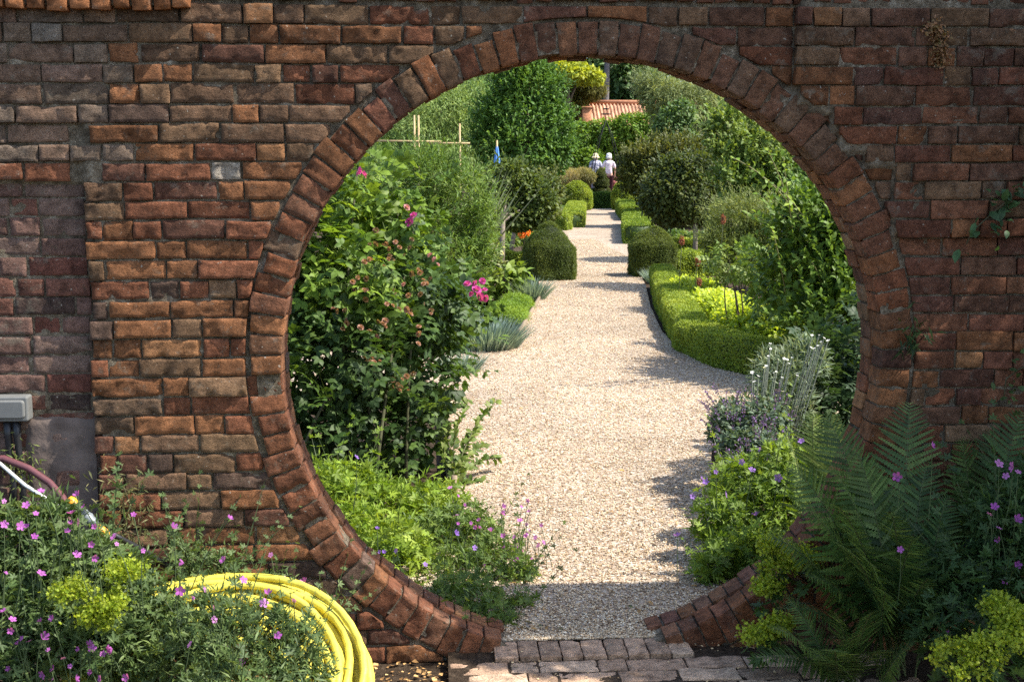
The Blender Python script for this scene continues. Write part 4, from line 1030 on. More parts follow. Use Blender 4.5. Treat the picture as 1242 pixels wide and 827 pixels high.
for tx, ty, yy_ in [(600, 488, 2.9), (567, 490, 2.9), (606, 555, 2.7), (597, 590, 2.5), (580, 520, 2.8), (545, 520, 2.9), (560, 560, 2.6), (590, 540, 2.9)]:
    b = np.array(G(546 + rng.normal() * 6, 590)); b[2] = -.05; t = on(tx, ty, yy_); c = bez(b, (b + t) / 2 + np.array([-.05, 0, .1]), t, 26)
    tube(ms, c, np.linspace(.005, .002, 26), (.09, .09, .04), 5)
    P = np.repeat(c[6:], 3, 0); n = len(P); dd = unit(t - b) * .8 + rvec(n) * .8
    m.inst(T_OVAL, P, frames(dd, np.array([0, -.4, .8]) + rvec(n) * .5), .038 + .02 * rng.random(n), pick(pal((.04, .08, .02), (.08, .13, .03), (.14, .19, .06)), n))
part(m, 'leaves', LEAF, sh); part(ms, 'shoots', STEM, sh)
# ================================================================== RIGHT SIDE INSIDE
bush('garden_shrub', 'tall airy light green shrub high on the right under the arch shoulder', 'shrub', gbase(915, 13), ov(13, (905, 190, 34, 32, 0), (940, 210, 36, 36, 0), (885, 165, 26, 26, .3), (970, 240, 40, 44, 0), (920, 240, 44, 40, 0), (895, 225, 26, 30, -.2), (1000, 250, 50, 60, 0)), .085, T_OVAL, pal((.04, .09, .02), (.075, .135, .03), (.13, .19, .05)), stems=9, cover=1.5, lump=.25, sprig=600)
bush('garden_shrub', 'hazy olive green shrub with rusty spent flowers right of the mushroom headed standard', 'shrub', gbase(900, 10.5), ov(10.5, (895, 275, 34, 34, 0), (930, 285, 40, 36, 0), (910, 310, 40, 30, 0), (870, 300, 16, 18, -.2), (960, 300, 40, 44, 0)), .065, T_LANCE, pal((.05, .08, .025), (.09, .13, .035), (.15, .19, .07)), stems=9, cover=1.7, cap=30000, lump=.25, sprig=700)
rs = thing('rust_flower', 'rust red flower spikes below the mushroom headed standard tree', 'plant', gbase(848, 11))
m = Mesh(); pts = []
for px, py in [(827, 292), (846, 316), (877, 266), (848, 342)]:
    t = at(px, py, 10.0); b = np.array([t[0], 10.2, -.05]); m = Mesh(); tube(m, [b, (b + t) / 2, t], .004, (.06, .07, .03), 4); part(m, 'stem', STEM, rs); pts.append(t)
for t in pts: m = Mesh(); foliage(m, [(t, np.array([.02, .02, .05]))], .022, T_OVAL, pal((.12, .04, .03), (.2, .09, .07)), cover=2); part(m, 'flower_spike', PETAL, rs)
bush('garden_shrub', 'big mid green shrub filling the right side behind the ring', 'shrub', gbase(1010, 6), ov(5.6, (985, 290, 44, 48, .3), (1020, 330, 44, 56, 0), (965, 340, 40, 46, .4), (1040, 400, 44, 60, -.4), (1000, 400, 44, 50, -.2), (1060, 300, 50, 60, 0), (1090, 380, 50, 90, 0), (1010, 250, 40, 40, .8)), .075, T_OVAL, pal((.03, .07, .012), (.055, .11, .018), (.095, .17, .028)), LEAFG, stems=12, cover=1.5, cap=36000, lump=.25, sprig=700)
ar = thing('arching_stems', 'long pale arching stems sweeping up before the tall light green shrub on the right', 'plant', gbase(990, 6.3))
m = Mesh(); ml = Mesh()
for a, b, c in [((1000, 330), (960, 220), (885, 190)), ((985, 330), (955, 230), (930, 180)), ((970, 330), (955, 240), (950, 190)), ((1005, 340), (985, 250), (925, 215)), ((960, 400), (945, 300), (935, 275)), ((1008, 420), (1005, 350), (985, 318))]:
    q = bez(on(*a, 6.0), on(*b, 5.5), on(*c, 5.2), 14); q = np.concatenate([[[q[0][0], q[0][1] + .1, -.05]], q]); m = Mesh(); tube(m, q, np.linspace(.007, .003, 15), (.20, .20, .09), 5); part(m, 'stem', STEM, ar)
    P = np.repeat(q[4:], 2, 0); n = len(P); ml.inst(T_OVAL, P, frames(rvec(n) + np.array([0, -.3, 0]), np.array([0, -.3, .8]) + rvec(n) * .4), .035 + .035 * rng.random(n), pick(P_LIME, n))
part(ml, 'leaves', LEAF, ar)
bush('leafy_perennial', 'leafy pale green perennial leaning over the golden bed on the right', 'plant', gbase(905, 7.5), ov(7.2, (885, 312, 22, 14, .6), (925, 322, 34, 22, .2), (955, 345, 36, 32, 0), (945, 372, 30, 22, -.1), (972, 395, 30, 30, -.2), (880, 318, 20, 14, .5)), .13, T_PINN, pal((.05, .10, .02), (.09, .155, .035), (.16, .22, .09)), stems=12, cover=1.1)
for i, (px, py, yy_, rx, rz, lab) in enumerate([(838, 362, 11, 20, 12, 'golden yellow mound at the far end of the bed inside the curved hedge'), (868, 380, 9.2, 26, 14, 'golden yellow mound in the middle of the bed inside the curved hedge'), (905, 396, 7.9, 32, 16, 'golden yellow mound at the near end of the bed inside the curved hedge'), (945, 412, 7.2, 34, 18, 'golden yellow mound half hidden behind the white flowered silver plant')]):
    c = at(px, py - 6, yy_); s_ = scale_at(c); rz += 7; rx += 6
    bush('golden_plant', lab, 'plant', c, [(c, np.array([rx / s_, .55, rz / s_])), (c + np.array([.2, .3, -.05]), np.array([rx / s_, .5, rz / s_]))], .055, T_OVAL, P_GOLD, LEAFB, stems=0, cover=2.6, up=.8, group='golden mounds in the hedged bed')
bush('dark_leaved_plant', 'dark blue green broad leaved plant against the right side of the ring', 'plant', gbase(1010, 3.2), ov(3.0, (1000, 440, 46, 36, .2), (1030, 480, 46, 44, 0), (985, 490, 44, 34, -.1), (1050, 430, 40, 60, .2), (1020, 530, 50, 40, -.2), (970, 465, 30, 26, .2)), .14, T_PINN, pal((.014, .035, .016), (.025, .055, .024), (.055, .09, .05)), stems=10, cover=1.6)
# silver plant with white flowers
ly = thing('silver_campion', 'silvery stemmed plant with small white flowers right of the path', 'plant', gbase(940, 2.7))
m = Mesh(); foliage(m, ov(2.6, (925, 500, 36, 30, 0), (955, 490, 34, 34, .1), (900, 520, 26, 22, -.1), (940, 455, 30, 30, .1), (975, 440, 30, 30, .2)), .06, T_LANCE, pal((.05, .09, .06), (.09, .14, .10), (.17, .22, .18)), cover=.75, droop=-.3); part(m, 'foliage', LEAF, ly)
wf = [(zx / 4.133 + 760, zy / 4.133 + 320) for zx, zy in [(700, 512), (720, 425), (710, 462), (790, 475), (830, 470), (815, 500), (930, 358), (965, 357), (940, 425), (960, 410), (630, 545), (660, 563), (640, 590), (780, 570), (855, 560), (725, 685), (785, 640), (975, 390), (750, 540), (760, 480), (805, 480), (925, 420), (720, 400), (690, 520), (740, 545), (860, 550), (990, 372), (1010, 385)]]
wp = [on(x, y, 2.35 + .1 * rng.random()) for x, y in wf]
put_flowers(ly, 'white', wp, .011, face=(0, -.3, 1))
m = Mesh()
for q in wp:
    b = np.array([ (q[0] * .6 + 1.25 * .4), 2.6, .05]); tube(m, bez(b, (b + q) / 2 + np.array([.02, 0, .08]), q, 7), .003, (.30, .33, .27), 5, False)
part(m, 'stems', STEM, ly)
cm = thing('catmint', 'grey green catmint with violet spikes hanging over the right edge of the gravel', 'plant', gbase(895, 2.2))
m = Mesh(); cb = ov(2.1, (885, 520, 26, 26, .1), (905, 545, 34, 26, -.2), (925, 515, 30, 28, 0), (880, 500, 16, 16, .3), (900, 575, 26, 20, -.4), (930, 555, 30, 26, -.3)); foliage(m, cb, .034, T_OVAL, pal((.04, .075, .055), (.065, .11, .085), (.11, .16, .14)), cover=2.2); part(m, 'foliage', LEAF, cm)
m = Mesh(); ms = Mesh()
for i in range(90):
    b = cb[rng.integers(len(cb))]; u = rvec(1)[0]; u[2] = abs(u[2]); u[1] = -abs(u[1]); p = b[0] + u * b[1]; d_ = unit(u + np.array([-.3, 0, .9])); q = p + d_ * (.07 + .06 * rng.random())
    tube(ms, [p, q], .0016, (.09, .10, .07), 4, False)
    k = 9; PP = p + (q - p) * (np.linspace(.45, 1, k)[:, None]); m.inst(T_OVAL, PP, frames(rvec(k) + d_ * .5, rvec(k)), np.full(k, .014), pick(pal((.09, .06, .22), (.18, .12, .38)), k))
o = part(m, 'flower_spikes', PETAL, cm); part(ms, 'flower_stems', STEM, cm)['kind'] = 'stuff'
gl = [on(x, y, .75) for x, y in [(850, 580), (868, 572), (912, 570), (944, 579), (840, 602), (856, 585), (880, 600), (822, 650), (917, 625), (972, 535), (922, 545), (900, 560)]]
geranium('hardy_geranium', 'bright lime leaved geranium with mauve flowers right of the path, inside the ring', (.95, 1.0), ov(1.1, (900, 590, 44, 36, .2), (935, 620, 46, 44, 0), (875, 635, 34, 36, -.1), (895, 670, 36, 36, -.3), (950, 570, 40, 36, .2), (860, 690, 22, 24, -.4), (985, 600, 46, 50, .1), (930, 680, 40, 40, -.35)), .055, pal((.05, .10, .016), (.09, .16, .022), (.15, .225, .035)), gl, 'lilac', .017)
# ferns
def pinna():
    V = []; Fs = []; k = 12
    for i in range(k):
        y = i / k; L = .085 * (1 - y) ** .7 + .012
        for s in (-1, 1):
            o = len(V); V += [(0, y, 0), (s * L * .55, y - .005, .015), (s * L, y + .045, .0), (s * L * .6, y + .075, .012), (0, y + .078, 0)]; Fs.append((o, o + 1, o + 2, o + 3, o + 4) if s > 0 else (o + 4, o + 3, o + 2, o + 1, o))
    return tmpl(V, Fs)
T_PINNA = pinna()
def fern(label, base, tips, Lp=.205, p=P_FERN, lift=.30, name='fern'):
    base = np.array([base[0], base[1], -.05]); root = thing(name, label, 'fern', base)
    for t in tips:
        t = np.asarray(t); b = base + np.array([rng.normal() * .03, rng.normal() * .03, 0]); D = np.linalg.norm(t - b)
        mid = b * .45 + t * .55 + np.array([0, 0, lift * D]); c = bez(b, mid, t, 36); m = Mesh()
        tube(m, c[::4], np.linspace(.004, .0012, 9), (.10, .12, .05), 5, False)
        tg = unit(np.gradient(c, axis=0)); n = len(c)
        lat = unit(np.cross(tg, np.array([0, 0, 1.]) + .35 * np.array([0, -1., 0]) + rng.normal(size=3) * .12)); nr = np.cross(lat, tg)
        tt = np.linspace(0, 1, n); w = np.clip((tt - .12) / .2, 0, 1) ** .7 * (1 - tt) ** .75 * 1.25 + .02
        sel = np.arange(4, n - 1)
        for s in (-1, 1):
            d = lat[sel] * s + tg[sel] * (.32 + .3 * tt[sel])[:, None] + rng.normal(size=(len(sel), 3)) * .05 - nr[sel] * .12
            m.inst(T_PINNA, c[sel], frames(d, nr[sel]), D * Lp * w[sel] * (.93 + .14 * rng.random(len(sel))), pick(p, len(sel)) * (.85 + .3 * rng.random()))
        part(m, 'frond', LEAF, root)
    return root
fern('large dark green fern in front of the wall, right of the gate', (1.07, -.30), [on(998, 500, -.12), on(1103, 487, -.10), on(955, 565, -.25), on(925, 650, -.35), on(1010, 610, -.5), on(1058, 560, -.2), on(1150, 600, -.35), on(975, 700, -.5), on(1110, 650, -.55), on(1050, 680, -.65), on(940, 740, -.4), on(1170, 680, -.5), on(1000, 560, -.3), on(1035, 540, -.25), on(1080, 620, -.55), on(1125, 560, -.2), on(960, 610, -.4), on(1130, 700, -.6), on(1015, 660, -.6), on(1075, 720, -.7)])
fern('fern with long fronds at the right edge against the wall', (1.42, -.22), [on(1241, 498, -.12), on(1200, 520, -.08), on(1165, 530, -.15), on(1238, 580, -.3), on(1130, 590, -.3), on(1180, 610, -.4), on(1270, 560, -.2), on(1290, 640, -.3), on(1215, 680, -.5)])
fern('low spreading fern at the right foot of the ring', (.86, -.42), [on(905, 800, -.5), on(950, 720, -.4), on(1010, 740, -.65), on(930, 760, -.6), on(1040, 770, -.7), on(985, 800, -.75), on(1080, 790, -.75), on(1010, 790, -.8), on(1060, 740, -.75), on(1110, 780, -.7)], lift=.22)
fern('pale green fern growing inside the ring on the right', (1.1, .75), [on(985, 498, .9), on(1010, 500, .8), on(950, 520, .7), on(1035, 520, .6), on(965, 580, .5), on(1030, 590, .4)], p=pal((.05, .09, .03), (.08, .13, .045), (.13, .18, .07)))
rg = [on(x, y, -.52) for x, y in [(1130, 540), (1212, 562), (1220, 577), (1235, 572), (1200, 623), (1212, 640), (1233, 630), (1212, 655), (1233, 685), (1092, 666), (1218, 704), (1172, 733), (1088, 578), (1150, 768), (1165, 795), (1206, 615), (1228, 566)]]
geranium('hardy_geranium', 'dark green geranium with magenta pink flowers at the right edge below the long fern', (1.5, -.45), ov(-.45, (1215, 640, 44, 50, .05), (1235, 710, 50, 60, 0), (1180, 700, 44, 44, 0), (1150, 760, 50, 40, -.1), (1250, 600, 40, 40, .1), (1120, 720, 40, 40, .1)), .05, pal((.018, .045, .018), (.03, .07, .025), (.06, .11, .04)), rg, fs=.017, cover=1.5)
def alchemilla(label, base, blobs, n=2600, leaf=True, group=None):
    base = np.array([base[0], base[1], -.05]); root = thing('lady_mantle', label, 'plant', base, group)
    if leaf: m = Mesh(); foliage(m, [(b[0] - np.array([0, 0, .05]), b[1] * .95) for b in blobs], .06, T_PALM7, pal((.03, .065, .02), (.05, .10, .03)), cover=1.2); part(m, 'foliage', LEAF, root)
    m = Mesh(); ms = Mesh()
    for b in blobs:
        for i in range(max(9, int(n / 80 / len(blobs)))):
            u = rvec(1)[0]; u[2] = abs(u[2]) * .9 + .1; u[1] = -abs(u[1]) if rng.random() < .7 else u[1]; c = b[0] + u * b[1] * (.85 + .3 * rng.random())
            k = 80; P = c + rng.normal(size=(k, 3)) * np.array([.016, .016, .014]); m.inst(T_FL5, P, frames(rvec(k), rvec(k) + np.array([0, -.4, .6])), .0035 + .003 * rng.random(k), pick(P_ALCH, k))
            st = np.array([b[0][0], b[0][1], b[0][2] - b[1][2]]); tube(ms, bez(st, (st + c) / 2 + np.array([0, 0, .03]), c, 5), .0013, (.14, .18, .04), 4, False)
    o = part(m, 'flower_froth', LEAFB, root); part(ms, 'flower_stems', STEM, root)['kind'] = 'stuff'; return root
alchemilla('frothy lime yellow plant in the bottom right corner', (1.25, -.85), ov(-.85, (1205, 790, 40, 30, 0), (1165, 810, 36, 26, 0), (1232, 765, 26, 26, .05), (1215, 740, 16, 14, .1)), 4200)
alchemilla('small lime yellow plant at the right foot of the ring, on the paving', (.68, -.3), ov(-.28, (925, 772, 20, 16, 0), (938, 760, 16, 12, 0)), 1100)
alchemilla('lime yellow plant draped over the lower right of the ring', (.85, .1), ov(-.12, (940, 690, 16, 20, 0), (965, 680, 26, 20, .05), (930, 715, 14, 14, -.03), (933, 665, 9, 12, 0)), 1800)

# ================================================================== LEFT FOREGROUND
zf = lambda l: [(a / 3, b / 3 + 551) for a, b in l]
PG = pal((.035, .07, .028), (.06, .105, .042), (.10, .15, .06))
fA = [on(x, y, -.82) for x, y in zf([(150, 133), (285, 150), (15, 170), (305, 190), (150, 433), (80, 670), (95, 185), (130, 215), (245, 280), (285, 245), (75, 260), (100, 262), (125, 300), (15, 255), (45, 600), (15, 570), (20, 430), (65, 690), (105, 680), (155, 800), (35, 780), (40, 640), (258, 255), (260, 215)])]
fB = [on(x, y, -.86) for x, y in zf([(340, 375), (330, 330), (280, 365), (415, 300), (345, 265), (425, 325), (150, 607), (190, 595), (390, 710), (375, 725), (335, 705), (290, 708), (155, 665), (275, 815), (195, 815), (365, 815), (175, 710), (325, 690), (410, 705), (230, 740), (195, 780), (335, 790), (255, 770)])]
fC = [on(x, y, -1.02) for x, y in zf([(520, 350), (670, 395), (485, 220), (835, 232), (628, 268), (815, 385), (885, 457), (745, 490), (710, 520), (780, 556), (780, 600), (960, 540), (1070, 530), (975, 508), (820, 697), (880, 755), (465, 812), (1010, 660), (790, 815), (690, 690), (655, 495)])]
fD = [on(x, y, -.28) for x, y in zf([(1035, 450), (1110, 468), (1215, 520), (1110, 750), (1170, 760), (1080, 700), (1165, 800), (985, 365), (1045, 455)])]
geranium('hardy_geranium', 'lacy grey green geranium with pink flowers in the bottom left corner', (-2.0, -.55), ov(-.5, (30, 660, 44, 50, .05), (85, 690, 50, 50, -.05), (30, 740, 50, 50, -.1), (90, 770, 50, 50, -.15), (20, 815, 50, 40, -.2), (-30, 690, 50, 70, 0), (60, 630, 36, 26, .1)), .05, PG, fA, cover=2.1, trail=160)
geranium('hardy_geranium', 'lacy grey green geranium with pink flowers left of the yellow hose', (-1.6, -.65), ov(-.6, (150, 715, 46, 44, .1), (190, 760, 44, 46, 0), (140, 790, 50, 44, -.1), (220, 810, 44, 40, -.15), (250, 780, 34, 36, -.1), (120, 680, 30, 30, .2)), .05, PG, fB, cover=2.1, trail=160)
geranium('hardy_geranium', 'trailing grey green geranium with pink flowers growing across the front of the yellow hose', (-1.25, -.95), ov(-1.0, (290, 795, 40, 28, 0), (340, 800, 40, 24, 0), (385, 818, 26, 14, 0), (260, 815, 40, 24, -.05), (300, 830, 80, 20, -.1), (330, 770, 34, 22, .05), (270, 765, 34, 24, .05), (370, 795, 34, 20, 0), (310, 745, 34, 14, .1), (250, 740, 34, 20, .1), (360, 765, 26, 12, .05)), .038, PG, fC, cover=.72, trail=140, stemlen=.18)
geranium('hardy_geranium', 'wiry geranium with pink flowers behind the yellow hose at the foot of the wall', (-1.15, -.2), ov(-.15, (270, 690, 30, 22, 0), (330, 720, 30, 20, 0), (400, 750, 22, 22, 0), (230, 680, 30, 24, 0)), .036, PG, fD, cover=.7, trail=70, stemlen=.12)
alchemilla('olive yellow frothy plant among the geraniums left of the hose', (-1.75, -.75), ov(-.82, (85, 720, 20, 16, 0), (140, 735, 22, 16, 0), (150, 695, 18, 12, .05), (120, 750, 20, 14, 0)), 1500, False)
# yellow hose coil
YEL = mat_simple('yellow_pvc', (.64, .55, .075), .42, .4, 26, .28, .003)
hose = thing('garden_hose', 'thick coil of bright yellow garden hose resting among the plants left of the gate', 'hose', (-1.35, -.62, -.03))
hc = at(262, 850, -.60); th_ = math.radians(27); ax1 = np.array([1, 0, .0]); ax2 = np.array([0, math.cos(th_), math.sin(th_)]); nz_ = np.cross(ax1, ax2)
m = Mesh(); pts = []; turns = 24
offs = [(.0, .0), (-.03, .01), (.01, .03), (-.025, .04), (-.06, .02), (.0, .062), (-.05, .055), (-.085, .035), (-.03, .085), (-.07, .08), (-.11, .05), (-.055, .105), (-.10, .085), (-.13, .06), (-.085, .11), (-.02, .11), (-.12, .1), (-.15, .05), (-.18, .07), (-.165, .095), (-.21, .06), (-.24, .08), (-.20, .10), (-.27, .07)]
for k in range(turns):
    for j in range(44):
        f = j / 44; o0 = np.array(offs[k]); o1 = np.array(offs[(k + 1) % turns]) if k < turns - 1 else o0
        w = np.clip((f - .75) / .25, 0, 1); w = w * w * (3 - 2 * w); o_ = o0 * (1 - w) + o1 * w
        a = TAU * f + 3.6; r = .485 + o_[0] + .012 * math.sin(3 * a + k * 1.7) + .006 * math.sin(5 * a + k)
        pts.append(hc + r * (math.cos(a) * ax1 + math.sin(a) * ax2 * (.98)) + nz_ * (o_[1] + .008 * math.sin(2 * a + k * 2.1)))
pts = np.array(pts); pts[:, 2] = np.maximum(pts[:, 2], -.035 + .0 * pts[:, 2])
tube(m, pts, .0130, (.7, .55, .05), 9); part(m, 'coil', YEL, hose)
# other hoses
MAR = mat_simple('maroon_rubber', (.12, .045, .05), .45, .4); BLK = mat_simple('black_rubber', (.018, .018, .02), .4, .4); WHT = mat_simple('white_plastic', (.72, .72, .68), .4, .4)
m = Mesh(); c = np.array([at(*p, y) for p, y in [((-60, 575), -.05), ((-25, 558), -.05), ((5, 556), -.06), ((35, 568), -.08), ((60, 585), -.1), ((76, 603), -.14), ((84, 625), -.2), ((86, 660), -.3)]]); tube(m, c, .0125, (.1,) * 3, 9)
solo(m, 'garden_hose', MAR, 'maroon hose arching above the flowers under the grey junction box', 'hose', loc=c[3])
m = Mesh(); c = np.array([at(*p, y) for p, y in [((122, 640), -.32), ((150, 655), -.27), ((175, 668), -.22), ((200, 684), -.17), ((225, 705), -.15), ((250, 735), -.2)]]); tube(m, c, .010, (.1,) * 3, 9)
solo(m, 'garden_hose', BLK, 'black hose running down along the foot of the wall', 'hose', loc=c[2])
m = Mesh(); c = np.array([at(*p, y) for p, y in [((-30, 545), -.2), ((0, 562), -.22), ((30, 588), -.25), ((60, 607), -.28), ((85, 620), -.31), ((108, 632), -.33)]]); tube(m, c, .006, (.7,) * 3, 8)
solo(m, 'plastic_tube', WHT, 'thin white plastic tube slanting through the flowers below the junction box', 'tube', loc=c[2])
hcn = thing('hose_connector', 'grey hose connector with orange yellow collars among the left flowers', 'connector', at(107, 628, -.34))
ORG = mat_simple('orange_plastic', (.75, .33, .03), .4, .4); GRY = mat_simple('grey_plastic', (.16, .18, .19), .4, .4)
def cyl(m, a, b, rs, n=12):
    a = np.array(a); b = np.array(b); k = len(rs); tube(m, [a + (b - a) * i / (k - 1) for i in range(k)], rs, (.3,) * 3, n)
m = Mesh(); cyl(m, at(97, 619, -.335), at(116, 637, -.345), [.014, .019, .017, .021, .017, .02, .014]); part(m, 'body', GRY, hcn)
m = Mesh(); cyl(m, at(83, 604, -.33), at(94, 617, -.335), [.012, .017, .019, .017, .02, .014]); part(m, 'collar', ORG, hcn)
m = Mesh(); cyl(m, at(118, 639, -.345), at(132, 652, -.335), [.012, .016, .018, .015, .012]); part(m, 'collar', ORG, hcn)
# junction box on the recessed panel
jb = thing('junction_box', 'small grey weatherproof junction box on the recessed brickwork at the left edge', 'junction box', at(12, 512, .085))
JB = mat_simple('grey_box', (.15, .152, .145), .5, .3, 30, .12)
a = at(-14, 512, -.012); b = at(33, 481, -.012)
def rbox(m, x0, x1, z0, z1, y0, y1, r=.008):
    prof = []
    for cx, cz, s in ((x1 - r, z1 - r, 0), (x0 + r, z1 - r, 1), (x0 + r, z0 + r, 2), (x1 - r, z0 + r, 3)):
        for k in range(5): t = (s + k / 4) * math.pi / 2; prof.append((cx + r * math.cos(t), cz + r * math.sin(t), math.cos(t), math.sin(t)))
    n = len(prof); V = []
    for y, ins in ((y1, 0), (y0 + .006, 0), (y0 + .002, .002), (y0, .006)):
        V += [(x - c_ * ins, y, z - s_ * ins) for x, z, c_, s_ in prof]
    fs = [tuple(range(3 * n, 4 * n))[::-1]]
    for k in range(3):
        for j in range(n): fs.append((k * n + j, (k + 1) * n + j, (k + 1) * n + (j + 1) % n, k * n + (j + 1) % n))
    m.add(V, fs, (.4,) * 3)
m = Mesh(); rbox(m, a[0], b[0], a[2], b[2], -.012, .042); part(m, 'housing', JB, jb, False)
m = Mesh(); rbox(m, a[0] + .010, b[0] - .010, a[2] + .012, b[2] - .012, -.023, -.012, .012); part(m, 'lid', JB, jb, False)
for px in (9, 20):
    m = Mesh(); t = at(px, 512, .015); tube(m, [t, t + np.array([0, 0, -.05]), t + np.array([.002, .005, -.12]), t + np.array([.012, 0, -.22]), t + np.array([.01, -.02, -.34])], [.015, .013, .012, .012, .012], (.1,) * 3, 9); part(m, 'cable', BLK, jb)
# plants on and at the wall
def wallplant(name, label, cat, pts, s, T, p, n=60, y=-.03, mat=LEAF, spread=.03, stem=None):
    c = np.mean([at(x, yy_, y) for x, yy_ in pts], 0); root = thing(name, label, cat, c); m = Mesh(); ms = Mesh()
    q = np.array([at(x, yy_, y) for x, yy_ in pts])
    if len(q) > 2:
        k = np.linspace(0, len(q) - 1, 20); cc = np.stack([np.interp(k, np.arange(len(q)), q[:, i]) for i in range(3)], -1); tube(ms, cc, .003, (.07, .06, .03), 5); part(ms, 'stem', STEM, root)
    w = rng.random(n) * (len(q) - 1); i = np.floor(w).astype(int); f = (w - i)[:, None]
    P = q[i] * (1 - f) + q[np.minimum(i + 1, len(q) - 1)] * f + rng.normal(size=(n, 3)) * np.array([spread, spread * .4, spread]); P[:, 1] = np.minimum(P[:, 1], -.012)
    m.inst(T, P, frames(rvec(n) * .7 + np.array([0, -.5, -.3]), np.array([0, -.6, .6]) + rvec(n) * .4), s * (.6 + .8 * rng.random(n)), pick(p, n)); part(m, 'leaves', mat, root); return root
wallplant('trailing_ivy', 'sparse trailing dark leaved creeper on the wall at the right edge', 'creeper', [(1262, 215), (1238, 232), (1220, 245), (1200, 262), (1180, 280), (1172, 296)], .045, T_OVAL, pal((.02, .05, .025), (.035, .08, .035), (.05, .11, .05)), 46, -.055)
wallplant('trailing_ivy', 'thin creeper stem with few leaves at the right edge above the long fern', 'creeper', [(1255, 440), (1235, 448), (1220, 460), (1218, 480)], .03, T_OVAL, pal((.03, .06, .02), (.05, .09, .03)), 16, -.02)
wallplant('wall_fern', 'tiny dark fern growing in a joint beside the right of the ring', 'fern', [(1108, 395), (1112, 405), (1106, 412)], .05, T_LANCE, P_DARK, 60, -.02)
wallplant('moss_cushion', 'brownish moss and stonecrop cushion high on the right of the wall', 'moss', [(1128, 32), (1138, 40), (1140, 60), (1142, 80)], .014, T_OVAL, pal((.08, .07, .03), (.16, .10, .05), (.22, .13, .09)), 420, -.035, spread=.016)
wallplant('wall_weed', 'dry wispy weed growing against the brickwork at the left foot of the wall', 'weed', [(125, 600), (150, 590), (160, 620), (140, 640), (170, 650)], .03, T_LANCE, pal((.06, .08, .03), (.12, .12, .06)), 320, -.04, spread=.05)
wallplant('wall_weed', 'small green weed sprig under the grey junction box', 'weed', [(10, 560), (30, 555), (20, 575), (40, 570)], .025, T_LANCE, pal((.06, .10, .03), (.12, .16, .05)), 160, -.02, spread=.03)
# litter along the foot of the wall
m = Mesh(); n = 900; P = np.stack([-1.3 + 1.1 * rng.random(n), -.02 - .6 * rng.random(n), -.048 + .01 * rng.random(n)], -1)
m.inst(T_BIT, P, frames(rvec(n) * np.array([1, 1, .25]), np.array([0, 0, 1.]) + rvec(n) * .4), .008 + .016 * rng.random(n) ** 2, pick(pal((.10, .06, .03), (.24, .15, .07), (.42, .30, .16)), n))
n = 500; P = np.stack([-.35 + 1.2 * rng.random(n), -.02 - 1.0 * rng.random(n), .004 - .012 * (0) + .004 * rng.random(n)], -1); P[:, 2] = np.where(P[:, 1] < -.11, -.012, .006)
m.inst(T_BIT, P, frames(rvec(n) * np.array([1, 1, .2]), np.array([0, 0, 1.]) + rvec(n) * .3), .004 + .007 * rng.random(n), pick(pal((.24, .17, .10), (.5, .42, .3)), n))
solo(m, 'leaf_litter', CHIP, 'dry leaf crumbs and grit along the foot of the wall and paving', 'litter', kind='stuff', smooth=False)

n = 420; yq = .15 + 9 * rng.random(n) ** 1.4; sd_ = rng.random(n) < .5
Pq = np.stack([np.where(sd_, -.45 + .10 * yq + np.abs(rng.normal(size=n)) * .22, .75 + .18 * yq - np.abs(rng.normal(size=n)) * .28), yq, np.full(n, .011)], -1); Pq = Pq[inpoly(Pq, gp)]; n = len(Pq)
m = Mesh(); m.inst(T_OVAL, Pq, frames(rvec(n) * np.array([1, 1, .15]), np.array([0, 0, 1.]) + rvec(n) * .35), .012 + .022 * rng.random(n), pick(pal((.05, .08, .02), (.16, .10, .04), (.28, .19, .08)), n))
solo(m, 'fallen_leaves', LEAF, 'small fallen leaves and petals scattered along the gravel edges', 'fallen leaves', kind='stuff')
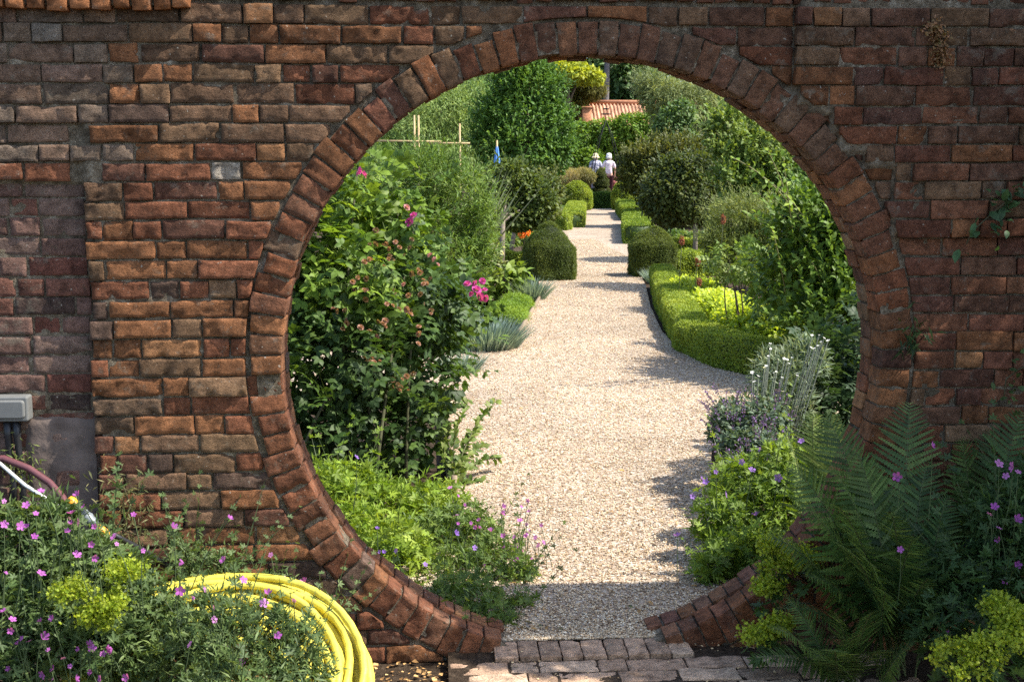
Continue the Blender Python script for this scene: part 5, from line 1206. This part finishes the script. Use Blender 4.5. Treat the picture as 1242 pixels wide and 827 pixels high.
# shade tree just outside the frame on the right
SH = [((2.75, -.55, 1.0), .75), ((2.95, -.75, 2.1), .8), ((3.75, -.9, 3.2), .75), ((3.9, -1.0, 4.0), .7), ((2.35, -.5, 3.3), .35), ((2.9, -.66, 6.1), .34), ((3.55, -.66, 5.9), .42), ((4.2, -.7, 6.0), .45)]
tree('shade_tree', 'leafy tree just right of the view whose shade falls on the wall', np.array([3.5, -1.0, 0]), [(np.array(c), np.array([r, r * (.8 if c[2] < 5.5 else .3), r])) for c, r in SH], .08, T_OVAL, P_MID, tr=.09, cover=1.7, cap=40000, th=3.2)

# ================================================================== CAMERA, LIGHT, RENDER
cd = bpy.data.cameras.new('camera'); cam = bpy.data.objects.new('camera', cd); COL.objects.link(cam)
cam.location = [float(v) for v in CAM]
cam.rotation_euler = Vector([float(v) for v in FW]).to_track_quat('-Z', 'Y').to_euler()
cd.sensor_width = 36; cd.lens = 36 * F / 1242; cd.clip_end = 3000; cd.clip_start = .05
SC.camera = cam
EL, AZ = math.radians(53), math.radians(13)
Ls = Vector((math.cos(EL) * math.cos(AZ), -math.cos(EL) * math.sin(AZ), math.sin(EL)))
sd = bpy.data.lights.new('sun', 'SUN'); sd.energy = 4.4; sd.angle = math.radians(.53); sd.color = (1, .95, .86)
so = bpy.data.objects.new('sun', sd); COL.objects.link(so); so.rotation_euler = Ls.to_track_quat('Z', 'Y').to_euler(); so.location = (6, -3, 9)
w = bpy.data.worlds.new('World'); SC.world = w; w.use_nodes = True; nt = w.node_tree
bgn = nt.nodes['Background']; sky = nt.nodes.new('ShaderNodeTexSky'); sky.sky_type = 'NISHITA'; sky.sun_disc = False
sky.sun_elevation = EL; sky.sun_rotation = math.atan2(Ls.x, Ls.y); sky.air_density = 1.0; sky.dust_density = 1.5
nt.links.new(sky.outputs[0], bgn.inputs[0]); bgn.inputs[1].default_value = .15
vs = SC.view_settings; vs.view_transform = 'Standard'; vs.look = 'None'; vs.gamma = 1; vs.exposure = 1.2
cy = SC.cycles; cy.max_bounces = 6; cy.diffuse_bounces = 3; cy.glossy_bounces = 2; cy.transmission_bounces = 4; cy.transparent_max_bounces = 4
cy.use_denoising = False; cy.use_adaptive_sampling = True; cy.adaptive_threshold = .01; cy.sample_clamp_indirect = 6
print('leaves', COUNT[0], 'verts', sum(len(me.vertices) for me in bpy.data.meshes))
